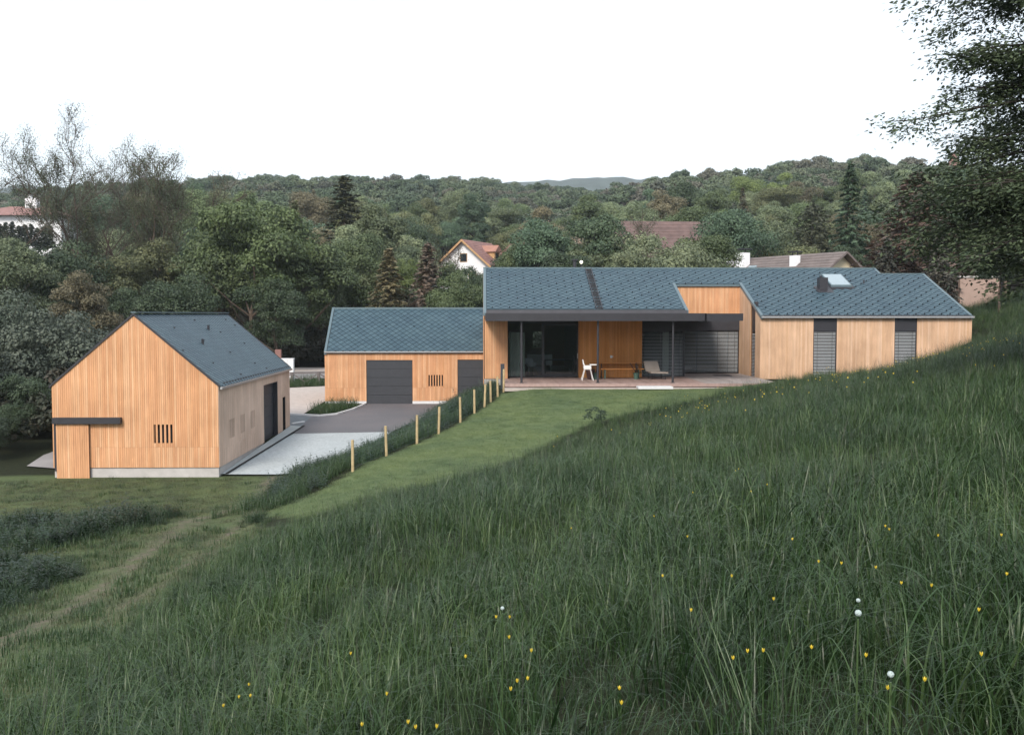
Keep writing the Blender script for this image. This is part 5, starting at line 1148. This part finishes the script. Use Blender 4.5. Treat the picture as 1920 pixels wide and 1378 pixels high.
# --- hand placed trees
def hand(px, D, top, arch, col, label, name='deciduous_tree', cat='tree', rz=None, group=None, wide=1.0, base=None):
    x, y, z = at(px, D) if base is None else at(px, D, base); c, tk, (R, H) = arch; s = ((590 - top) / 1900 * D - z) / H
    t = put(name, label, cat, (x, y, z), c, tk, col, s * wide, random.uniform(0, 6.28) if rz is None else rz, group, sz=s); return t
SPR = [(conifer_crown(180, 2.3, .3, 9, 210, .30, .42, .85), trunk_mesh(180, 8.6, .15, .4, 1, 0, 'bark_pale'), (2.3, 9)), (conifer_crown(181, 2.3, .3, 9, 220, .28, .5, .8), trunk_mesh(181, 8.6, .15, .4, 1, 0, 'bark_pale'), (2.3, 9)),
       (conifer_crown(182, 3.4, .2, 9.5, 170, .36, .55, .7), trunk_mesh(182, 9, .2, .4, 1, 0), (3.4, 9.5)), (conifer_crown(183, 2.6, .5, 16, 190, .45, .1, .55), trunk_mesh(183, 15, .2, .4, 1, 0), (2.6, 16))]
t = hand(730, 73, 468, SPR[0], (.150, .135, .085), 'olive spruce with browning tip behind the garage roof', 'spruce_tree', wide=1.35)
t = hand(803, 72, 458, SPR[1], (.150, .120, .105), 'grey-brown drooping spruce behind the garage roof', 'spruce_tree', wide=1.3)
for px, D, top, w in ((727, 73.0, 466, .45), (800, 72.0, 456, .5)):      # brown tops are part of the crowns: same trees, shoots at the tip
    pass
hand(650, 118, 334, SPR[3], (.085, .092, .058), 'tall narrow dark conifer rising above the wood', 'conifer_tree', wide=1.6)
hand(1722, 64, 322, SPR[2], (.120, .082, .074), 'broad purple-brown spruce beside the big overhanging tree', 'spruce_tree', wide=1.7)
hand(1668, 60, 445, SPR[2], (.060, .062, .056), 'dark spruce just beyond the stepped ridge of the timber house', 'spruce_tree', wide=1.0)
hand(1765, 58, 430, SPR[2], (.095, .094, .088), 'silvery drooping spruce over the far gable of the timber house', 'spruce_tree', wide=1.1)
DOME = (conifer_crown(185, 4.4, .2, 9.5, 330, .30, .3, .42), trunk_mesh(185, 9, .2, .4, 1, 0), (4.4, 9.5))
hand(1527, 112, 383, DOME, (.070, .078, .052), 'broad dark conifer above the skylight and white chimney', 'conifer_tree', wide=.9)
hand(478, 82, 372, ARCH[0], (.092, .130, .058), 'bright green broad tree with stout brown trunk beyond the barn', wide=.95)
hand(420, 86, 430, ARCH[2], GREEN['mid green'], 'mid green tree over the far end of the barn roof')
hand(560, 84, 425, ARCH[4], GREEN['mid green'], 'leafy tree between barn roof and garage roof')
hand(520, 78, 520, ARCH[4], GREEN['dark green'], 'low dark tree in the gap beyond the barn')
hand(600, 88, 470, ARCH[1], GREEN['grey-green'], 'grey-green tree above the garage gable')
hand(670, 92, 440, ARCH[5], GREEN['mid green'], 'round green tree behind the olive spruce')
hand(771, 86, 478, BUSH[0], GREEN['bright green'], 'small yellow-green bush between the two spruces', 'leafy_bush', 'bush', wide=.8, base=560)
hand(850, 70, 512, ARCH[4], GREEN['mid green'], 'green tree against the near end of the long house ridge', wide=.8)
hand(848, 118, 486, BUSH[1], GREEN['mid green'], 'rounded green bush in front of the white gable wall', 'leafy_bush', 'bush', wide=.9)
hand(955, 96, 462, ARCH[3], GREEN['mid green'], 'mid green tree covering the dormer end of the white gabled house', wide=.6)
hand(893, 74, 500, ARCH[3], GREEN['dark green'], 'darker slim tree touching the corner of the long house roof', wide=.7)
hand(300, 88, 450, ARCH[3], GREEN['olive'], 'olive tree above the barn gable peak')
hand(210, 84, 470, ARCH[0], GREEN['olive'], 'wide olive tree above the barn gable slope')
hand(250, 74, 540, ARCH[4], GREEN['dark green'], 'low dark tree right behind the barn gable')
hand(350, 74, 515, ARCH[2], GREEN['dark green'], 'dark tree right behind the middle of the barn roof')
hand(120, 80, 455, ARCH[2], GREEN['dark green'], 'dark tree below the sparse tall trees')
hand(30, 74, 448, ARCH[5], GREEN['grey-green'], 'grey-green tree below the hillside villa')
hand(160, 66, 510, ARCH[3], GREEN['brownish'], 'brownish tree beyond the barn gable')
hand(20, 52, 548, ARCH[2], (.075, .098, .080), 'blue-grey willow at the edge of the photo beside the barn', 'willow_tree')
hand(105, 50, 560, BUSH[0], (.082, .102, .086), 'rounded grey-green willow bush beside the barn gable', 'willow_bush', 'bush', wide=1.0)
hand(60, 45, 690, BUSH[1], GREEN['dark green'], 'dark bush over the paved patch beside the barn', 'leafy_bush', 'bush')
hand(-20, 40, 770, BUSH[0], (.035, .055, .035), 'dark low bush at the photo edge below the willow', 'leafy_bush', 'bush')
hand(30, 42, 742, BUSH[1], (.045, .07, .04), 'dark green bush nearest the paved patch', 'leafy_bush', 'bush', wide=.8)
hand(-90, 46, 600, ARCH[0], GREEN['dark green'], 'dark tree outside the edge beside the willow')
for px, D, top, col, lb in ((1235, 68, 438, 'pale green', 'pale green garden tree with pale blossom over the house ridge'), (1322, 70, 444, 'mid green', 'rounded garden tree over the recessed roof'), (1190, 66, 462, 'pale green', 'light green garden tree near the glowing ball'),
                            (1015, 100, 400, 'mid green', 'rounded green tree beside the white gabled house'), (1210, 88, 436, 'grey-green', 'grey-green tree in front of the half hidden red roof'), (1296, 92, 446, 'mid green', 'full green tree covering the far end of the half hidden red roof'), (1060, 78, 470, 'dark green', 'dark tree behind the black flue'), (1130, 90, 440, 'grey-green', 'grey-green tree beside the glowing ball'),
                            (1400, 108, 400, 'grey-green', 'tall grey-green tree beyond the white chimneys'), (1440, 118, 405, 'olive', 'olive tree beyond the brown-roofed house'), (1620, 92, 410, 'brownish', 'brownish tree between the broad conifer and the spruces'),
                            (1780, 90, 400, 'dark green', 'dark tree deep behind the overhanging tree'), (1590, 84, 460, 'dark green', 'dark tree beside the cream gable of the neighbour')):
    hand(px, D, top, random.choice(ARCH), GREEN[col], lb)
hand(1598, 74, 492, BUSH[0], (.11, .08, .06), 'thin reddish shrub in front of the cream gable', 'leafy_bush', 'bush', wide=.35, base=520)
# tall sparse trees on the left
def sparse(px, D, top, seed, label, color, lean=(0, 0), r0=.16, per=18, leafs=.16, levels=4, sp=.5, first=.46, up=.75, spr=.42):
    x, y, z = at(px, D); h = (590 - top) / 1900 * D - z
    mb, tips = skeleton(seed, h, r0 * 1.6, sp, levels, lean, up, (3, 4), first, .028)
    mx = max(t[0].z for t in tips); k = h / mx
    me = bpy.data.meshes.new('trunk'); me.from_pydata(mb.v, [], mb.f); me.materials.append(M['bark'])
    t = put('sparse_tree', label, 'tree', (x, y, z), tip_leaves(tips, per, spr, leafs, seed), me, color, k, 0)
    return t
sparse(222, 95, 208, 5, 'tallest thin-leaved tree standing against the sky', (.075, .092, .062), (.02, 0), .2)
sparse(192, 97, 232, 9, 'thin-leaved tree just beside the tallest one', (.080, .095, .065), (.0, 0), .15)
sparse(250, 99, 250, 12, 'slightly shorter sparse tree with forked crown', (.080, .092, .062), (.03, 0), .15)
sparse(300, 93, 283, 15, 'sparse leaning tree above the barn ridge', (.080, .095, .06), (.05, 0), .16)
sparse(338, 98, 330, 19, 'low sparse tree leaning away from the sky group', (.085, .100, .065), (.06, 0), .14, per=14)
sparse(-5, 90, 305, 21, 'sparse tree cut by the photo edge', (.07, .085, .06), (.03, 0), .18, per=12)
sparse(862, 120, 452, 27, 'nearly bare tree in front of the white gable', (.09, .10, .06), (0, 0), .13, per=5)
sparse(1170, 98, 395, 31, 'pale-trunked thin tree above the glowing ball', (.095, .105, .075), (0, 0), .12, per=10)
# blossoming tree
mbk, tipk = skeleton(33, 9, .12, .6, 4, (0, 0), .6)
me = bpy.data.meshes.new('trunk'); me.from_pydata(mbk.v, [], mbk.f); me.materials.append(M['bark_pale'])
x, y, z = at(1108, 122); put('blossom_tree', 'pinkish-white blossoming tree over the house ridge', 'tree', (x, y, z - .5), tip_leaves(tipk, 9, .30, .20, 33), me, (.36, .29, .25), 1.0)
# hedge of small conifers before the villa
HG = conifer_crown(190, .8, .1, 3.2, 60, .3, .05, .5)
for k in range(11):
    px = -6 + k * 11.5; D = 168; x = (px - 907) / 1900 * D
    put('hedge_conifer', 'small dark columnar conifer, %s from the photo edge in the row below the villa' % ['first', 'second', 'third', 'fourth', 'fifth', 'sixth', 'seventh', 'eighth', 'ninth', 'tenth', 'eleventh'][k], 'hedge tree', (x, D, 11.6 + 1.0 * math.sin(k * 2.1) * .3 - (.12 * k)), HG, None, (.030, .042, .026), 1.15, k, 'conifer hedge below the villa')
# the wood: trees one can tell apart
rw = random.Random(3); used = {}
def fill_wood():
    cnt = 0; D = 90.0; keys = list(GREEN)
    while D < 212:
        stepx = 7.6 + (D - 90) * .012; x = -.62 * D
        while x < .66 * D:
            xx = x + rw.uniform(-2.2, 2.2); yy = D + rw.uniform(-2.6, 2.6); x += stepx * rw.uniform(.85, 1.2); px = 907 + 1900 * xx / yy
            # leave room for the houses
            if abs(xx + .0) < 9 and 134 < yy < 158 and xx < 7: continue
            if 60 < -xx < 96 and 160 < yy < 200 and px < 190: continue
            if 10 < xx < 31 and 100 < yy < 121: continue
            if 372 < px < 400 and 178 < yy < 197: continue
            if -20 < px < 2000 and yy < 96 and px < 680: continue
            if 840 < px < 980 and 110 < yy < 140: continue
            z = gz(xx, yy)
            fir = rw.random() < .10; c, tk, (R, H) = rw.choice(FIR) if fir else rw.choice(ARCH)
            s = rw.uniform(.72, 1.12); col = rw.choices(keys, [4, 3, 4, 1.2, 2, 1.6, 2, 1.2])[0]
            if fir: col = rw.choice(['dark green', 'olive', 'blue-green', 'brownish'])
            if px < 640: s *= 1.1
            top_px = 590 - (z + H * s) / yy * 1900
            if 170 < xx / yy * 1900 + 907 - 0 < 0: pass
            if px < 170 and yy < 185: s *= .5 if yy < 135 else .64      # low growth keeps the villa in view
            if 835 < px < 940 and yy < 134: s *= .55
            if 1180 < px < 1330 and yy < 106: s *= .75
            q = rw.uniform(.95, 1.7); colr = tuple(v * q for v in GREEN[col])
            d_, w_ = landmark(px, yy, 0); kind = 'spire-shaped' if fir else rw.choice(['round', 'spreading', 'bushy', 'tall'])
            for kd in [kind] + (['spire-shaped', 'pointed', 'slim'] if fir else ['round', 'spreading', 'bushy', 'tall', 'broad', 'low', 'leafy', 'full']):
                lab = '%s %s tree %s, %s' % (kd, col, d_, w_)
                if lab not in used: break
            used[lab] = 1
            put('conifer_tree' if fir else 'deciduous_tree', lab, 'tree', (xx, yy, z - .2), c, tk, colr, s, rw.uniform(0, 6.28), 'trees of the wood behind the houses'); cnt += 1
        D += 8.6 + (D - 90) * .03
    return cnt
NW = fill_wood()
# the far wood: one mass
FARS = [source('far_tree', blob_crown(200 + i, 4.6, 0, 9.5 - i % 3, 4200, .52, 22, 'far_leaf')) for i in range(5)]
P_ = []; rr = np.random.default_rng(77); D = 205.0
while D < 520:
    st = 6.4 + (D - 205) * .010; xs = np.arange(-.66 * D, .74 * D, st); xs = xs + rr.normal(0, 1.8, len(xs)); ys = D + rr.normal(0, 2.0, len(xs)); P_.append(np.stack([xs, ys], -1)); D += st * .95
P_ = np.concatenate(P_); 
keep = ~((np.abs(P_[:, 0] - 148) < 5) & (np.abs(P_[:, 1] - 316) < 8)); P_ = P_[keep]
zz = groundz(P_[:, 0], P_[:, 1]) - .5; pts = np.column_stack([P_, zz]); n = len(pts)
scatter('hillside_wood', pts, rr.uniform(0, 6.28, n), np.zeros((n, 2)), rr.uniform(.65, 1.12, n), rr.integers(0, 5, n), FARS, 'dense mixed wood covering the hill up to the skyline')
# undergrowth along the road and behind the barn
S_und = [source('undergrowth_clump', (lambda m: m)(blob_crown(220 + i, 1.1, .0, 1.9, 900, .17, 12, 'under'))) if False else None for i in range(0)]
M['under'] = blade_mat('undergrowth_leaves', (.020, .030, .016), (.036, .042, .026), (.070, .06, .045), .3, .7)
S_und = [source('undergrowth_clump', blob_crown(220 + i, 1.2, .0, 2.0, 1100, .18, 12, 'under')) for i in range(3)]
xs = rr.uniform(-58, 52, 1500); ys = rr.uniform(82, 104, 1500); k = (xs > -.62 * ys) & (xs < .66 * ys); xs, ys = xs[k], ys[k]
x2 = rr.uniform(-40, -17.8, 260); y2 = rr.uniform(41, 70, 260); k = (x2 < -18.5 - (y2 - 41) * .02); xs = np.concatenate([xs, x2[k]]); ys = np.concatenate([ys, y2[k]])
n = len(xs); scatter('undergrowth', np.stack([xs, ys, groundz(xs, ys)], -1), rr.uniform(0, 6.28, n), np.zeros((n, 2)), rr.uniform(.6, 1.5, n), rr.integers(0, 3, n), S_und, 'dark undergrowth below the trees')

# ------------------------------------------------------------------ big overhanging tree
def big_tree():
    base = (13.95, 21.0); z = gz(*base); r = random.Random(41); mb = MB(); sprays = []
    H = 12.2
    tp = [Vector((0, 0, -.4)), Vector((.05, .1, 2)), Vector((-.1, .15, 4.2)), Vector((.05, 0, 6.5)), Vector((-.05, .1, 8.8)), Vector((0, 0, H - .3))]; rd = [.30, .24, .19, .14, .09, .03]
    for i in range(5): mb.tube(tp[i], tp[i + 1], rd[i], rd[i + 1], 12, cap=False)
    def branch(p, a, L, el, rad, lv):
        d = Vector((math.cos(a) * math.cos(el), math.sin(a) * math.cos(el), math.sin(el))); q = p; n = 7 if lv == 0 else 4
        for i in range(n):
            d = (d + Vector((r.gauss(0, .06), r.gauss(0, .06), -.035 + r.gauss(0, .05)))).normalized(); q2 = q + d * L / n
            mb.tube(q, q2, rad * (1 - .8 * i / n), rad * (1 - .8 * (i + 1) / n), 5, cap=False)
            aa = math.atan2(d.y, d.x)
            if lv == 0 and i >= 1:
                for sg in (-1, 1):
                    if r.random() < .9: branch(q2, aa + sg * r.uniform(.5, 1.0), L * r.uniform(.22, .4) * (1.25 - i / n), r.uniform(-.25, .15), rad * .35, 1)
            if lv == 1 or i >= n - 3: sprays.append((q2, d.copy()))
            q = q2
        sprays.append((q, d.copy()))
    nb = 190
    for k in range(nb):
        t = (k + r.random()) / nb; zz = 2.7 + (H - 3.0) * t; a = k * 2.399 + r.gauss(0, .2); R = 3.55 * min(1, (1.12 - t) / .28) * r.uniform(.72, 1.12); R = max(R, .9)
        i = min(int(zz / H * 5), 4); p = tp[i].lerp(tp[i + 1], min(1, max(0, (zz - tp[i].z) / (tp[i + 1].z - tp[i].z)))); branch(p, a, R, r.uniform(-.05, .55) - .15 * (1 - t) , .055 * (1 - t * .6), 0)
    # long single boughs reaching out towards the house side
    for zz, a, L, el in ((7.3, 3.05, 4.6, .12), (5.2, 3.2, 5.1, .10), (4.6, 3.05, 4.5, -.06), (6.3, 3.3, 4.0, .1), (3.4, 3.1, 5.0, .10), (2.9, 3.25, 4.6, .06), (3.1, 3.5, 4.6, .0), (8.3, 3.15, 3.4, .15), (3.8, 2.9, 4.2, .0), (3.2, 2.8, 4.0, .05), (2.7, 3.0, 4.2, .1), (4.3, 3.3, 4.1, -.05), (2.6, 3.4, 3.8, .1), (3.0, 3.7, 4.0, .05), (4.2, 3.6, 4.0, .0), (5.8, 3.0, 3.9, .0), (2.3, 3.2, 3.4, .05), (3.9, 3.35, 4.8, .05), (2.4, 3.9, 3.6, -.1), (2.2, 4.6, 3.4, -.1), (2.0, 5.2, 3.2, -.1)):
        branch(Vector((0, 0, zz)), a, L, el, .05, 0)
    R_ = np.random.default_rng(9); T = np.array([s[0][:] for s in sprays]); Dv = np.array([s[1][:] for s in sprays]); per = 22; k = np.repeat(np.arange(len(T)), per); n = len(k)
    w = R_.random(n); side = R_.normal(0, 1, n); hor = np.cross(Dv[k], [0, 0, 1.]); hor /= np.linalg.norm(hor, axis=1, keepdims=True) + 1e-9
    P = T[k] + Dv[k] * ((w - .35) * .46)[:, None] + hor * (side * .20)[:, None]; P[:, 2] += -.02 - R_.normal(0, .12, n) - .05 * np.abs(side)
    Nn = np.stack([R_.normal(0, .42, n), R_.normal(0, .42, n), np.ones(n)], -1); size = np.full(n, .108)
    # pointed leaves: base, two shoulders, drooping tip
    Nn /= np.linalg.norm(Nn, axis=1, keepdims=True); out = Dv[k] * .6 + hor * np.sign(side)[:, None] * .7 + R_.normal(0, .35, (n, 3)); out[:, 2] -= .45; out -= Nn * (out * Nn).sum(1, keepdims=True) * .6; out /= np.linalg.norm(out, axis=1, keepdims=True); B = np.cross(Nn, out)
    s = (size * R_.uniform(.7, 1.25, n))[:, None]
    V = np.stack([P, P + out * s * .42 - B * s * .27, P + out * s, P + out * s * .42 + B * s * .27], 1).reshape(-1, 3)
    cr = np_mesh('crown', V, np.arange(4 * n).reshape(n, 4), 'leaf')
    me = bpy.data.meshes.new('trunk'); me.from_pydata(mb.v, [], mb.f); me.materials.append(M['bark_dark'])
    put('broadleaf_tree', 'big dark green tree with layered boughs overhanging the timber house', 'tree', (base[0], base[1], z), cr, me, (.078, .108, .066), 1.0, 0)
    return n
NB = big_tree()
for px, D, top, lb in ((1885, 52, 440, 'dark tree in the shade behind the big overhanging tree'), (1980, 50, 380, 'dark tree outside the edge behind the big overhanging tree')):
    hand(px, D, top, ARCH[1], (.035, .055, .036), lb)

# ------------------------------------------------------------------ flowers of the meadow
def flower_meshes():
    r = random.Random(4); b = MB(); b.tube((0, 0, 0), (.015, .01, .5), .0022, .0018, 5); st = b
    p = MB(); c = Vector((.015, .01, .505))
    for k in range(5):
        a = k * 1.2566; d = Vector((math.cos(a), math.sin(a), 0)); s = Vector((-math.sin(a), math.cos(a), 0)); p.add([c, c + d * .010 - s * .009 + Vector((0, 0, .006)), c + d * .017 + Vector((0, 0, .014)), c + d * .010 + s * .009 + Vector((0, 0, .006))], [(0, 1, 2, 3)])
    lathe(p, [(.001, 0), (.004, .002), (.004, .006), (.001, .008)], 6, tuple(c)); return st, p
st, pt_ = flower_meshes()
FL = [(952, 1198), (997, 1226), (464, 1282), (445, 1306), (471, 1304), (420, 1320), (682, 1355), (724, 1305), (765, 1360), (776, 1366), (822, 1360), (660, 1226), (870, 1229), (968, 1280), (959, 1288), (991, 1278), (1165, 1292), (1162, 1318),
      (1296, 1142), (1404, 1224), (1430, 1223), (1376, 1238), (1622, 1228), (1837, 1231), (1838, 1144), (1661, 1286), (1738, 1278), (1518, 1212), (1448, 1124), (1378, 882), (1385, 879), (1408, 920), (1437, 908), (1300, 922), (1374, 1082), (1575, 1056),
      (1640, 1065), (1690, 1094), (1661, 985), (1665, 992), (1876, 1002), (1888, 1073), (1487, 1010), (1291, 1006), (1245, 1078), (958, 1156), (930, 1160), (1744, 1097), (1760, 1005), (1534, 1053), (1070, 990), (1228, 967)]
FX = math.cos(YAW); 
def ray(px, py):
    fw = Vector((math.sin(YAW) * math.cos(PITCH), math.cos(YAW) * math.cos(PITCH), -math.sin(PITCH))); rt = Vector((math.cos(YAW), -math.sin(YAW), 0)); up = rt.cross(fw)
    return (fw + rt * (px - 960) / F - up * (py - 689) / F).normalized()
def hit(px, py, lift):
    """where a sight line meets the field raised by lift"""
    d = ray(px, py); s = 2.0
    ss = np.arange(2, 60, .05); X = d.x * ss; Y = d.y * ss; Zr = d.z * ss; below = np.nonzero(Zr < groundz(X, Y) + lift)[0]
    return (X[below[0]], Y[below[0]], float(groundz([X[below[0]]], [Y[below[0]]])[0])) if len(below) else None
fl_st = st.build('stem', 'meadow', None); fl_p = pt_.build('petals', 'petal', None); stm, ptm = fl_st.data, fl_p.data
bpy.data.objects.remove(fl_st); bpy.data.objects.remove(fl_p)
ZN = [(560, 'below the barn'), (900, 'below the fence posts'), (1100, 'below the glazed terrace door'), (1320, 'below the orange terrace wall'), (1480, 'below the first tall blind window'), (1660, 'below the skylight'), (2000, 'below the big overhanging tree')]
zone = lambda px: next(w for lim, w in ZN if px < lim)
ORD = ['lowest', 'second lowest', 'third lowest', 'fourth lowest', 'fifth lowest', 'sixth lowest', 'seventh lowest', 'eighth lowest', 'ninth lowest', 'tenth lowest', 'eleventh lowest', 'twelfth lowest', 'thirteenth lowest', 'fourteenth lowest', 'fifteenth lowest']
FL.sort(key=lambda q: -q[1]); zc = {}
for k, (px, py) in enumerate(FL):
    q = hit(px, py, .50)
    if not q: continue
    zn = zone(px); zc[zn] = zc.get(zn, -1) + 1
    t = thing('buttercup', 'yellow buttercup in tall grass, %s of those %s' % (ORD[zc[zn]], zn), 'flower', q, k, 'buttercups in the near meadow')
    dist = math.hypot(q[0], q[1]); s = .97; t.scale = (s * .33, s * .33, s); w = 1.0 + max(0, dist - 7) * .08
    for nm, me_ in (('stem', stm), ('petals', ptm)):
        o = bpy.data.objects.new(nm, me_); COL.objects.link(o); o.parent = t
def puff(px, py, label, rad=.022):
    q = hit(px, py, .56); t = thing('seed_clock', label, 'flower', q); b = MB(); b.tube((0, 0, 0), (0, 0, .54), .003); b.build('stem', 'meadow', t); r_ = np.random.default_rng(px); P = r_.normal(size=(160, 3)); P /= np.linalg.norm(P, axis=1, keepdims=True)
    me = leaf_cards(P * rad * .32 + np.array([0, 0, .56]), P, .007, px, 'puff', 'seed_head'); link('seed_head', me, None, t)
puff(1609, 1156, 'round bluish-white seed clock in the middle of the near meadow', .030); puff(1609, 1127, 'smaller pale seed clock just above the round bluish one', .018); puff(1670, 1268, 'white seed clock low in the near meadow', .024); puff(942, 1145, 'pale seed clock beside two buttercups', .020)
rr = np.random.default_rng(8)
me = bpy.data.meshes.new('far_buttercup'); b = MB(); b.tube((0, 0, 0), (0, 0, .56), .003, n=3); me2 = MB(); me2.add([(-.012, -.012, .54), (.012, -.012, .54), (.012, .012, .55), (-.012, .012, .55)], [(0, 1, 2, 3)]); me2.add([(-.012, 0, .535), (.012, 0, .535), (.012, 0, .56), (-.012, 0, .56)], [(0, 1, 2, 3)])
me.from_pydata(me2.v, [], me2.f); me.materials.append(M['petal']); FB = source('far_buttercup', me)
cl = [(14.5, 30), (12, 34), (16, 36), (9, 37), (11.5, 41), (7.5, 34), (18, 33), (13.5, 25), (10, 28), (6.5, 24), (8.4, 21), (17.5, 39), (12.8, 43.2), (5, 29), (19, 40)]
xs = np.concatenate([rr.normal(c[0], 1.1, 16) for c in cl]); ys = np.concatenate([rr.normal(c[1], 1.1, 16) for c in cl]); k = poly_in(MEADOW, xs, ys); xs, ys = xs[k], ys[k]; n = len(xs)
scatter('distant_buttercups', np.stack([xs, ys, groundz(xs, ys)], -1), rr.uniform(0, 6.28, n), np.zeros((n, 2)), rr.uniform(.8, 1.15, n), np.zeros(n), [FB], 'tiny yellow buttercups dotted over the upper meadow')
# small shrubs on the lawn edge
for px, py, s, lb in ((1118, 790, .75, 'small dark round shrub at the lawn edge'), (1405, 728, .35, 'small dark weed clump by the end of the deck'), (1285, 765, .5, 'loose grey-green shrub on the meadow edge below the terrace')):
    q = hit(px, py, .15)
    me = blob_crown(300 + px, .55, 0, .8, 700, .07, 10); t = thing('small_shrub', lb, 'shrub', q); t.scale = (s * 1.1,) * 3; link('foliage', me, None, t).color = (.04, .065, .045, 1)

# ------------------------------------------------------------------ air
b = MB(); b.box(-1620, 1620, -60, 1620, -9.4, 195)
hm = bpy.data.materials.new('haze'); hm.use_nodes = True; hm.node_tree.nodes.clear()
pv = hm.node_tree.nodes.new('ShaderNodeVolumePrincipled'); pv.inputs['Color'].default_value = (.80, .90, 1, 1); pv.inputs['Density'].default_value = .00020
mo = hm.node_tree.nodes.new('ShaderNodeOutputMaterial'); hm.node_tree.links.new(pv.outputs[0], mo.inputs['Volume'])
tag(b.build('haze', hm), 'thin bluish evening haze over the valley', kind='stuff')
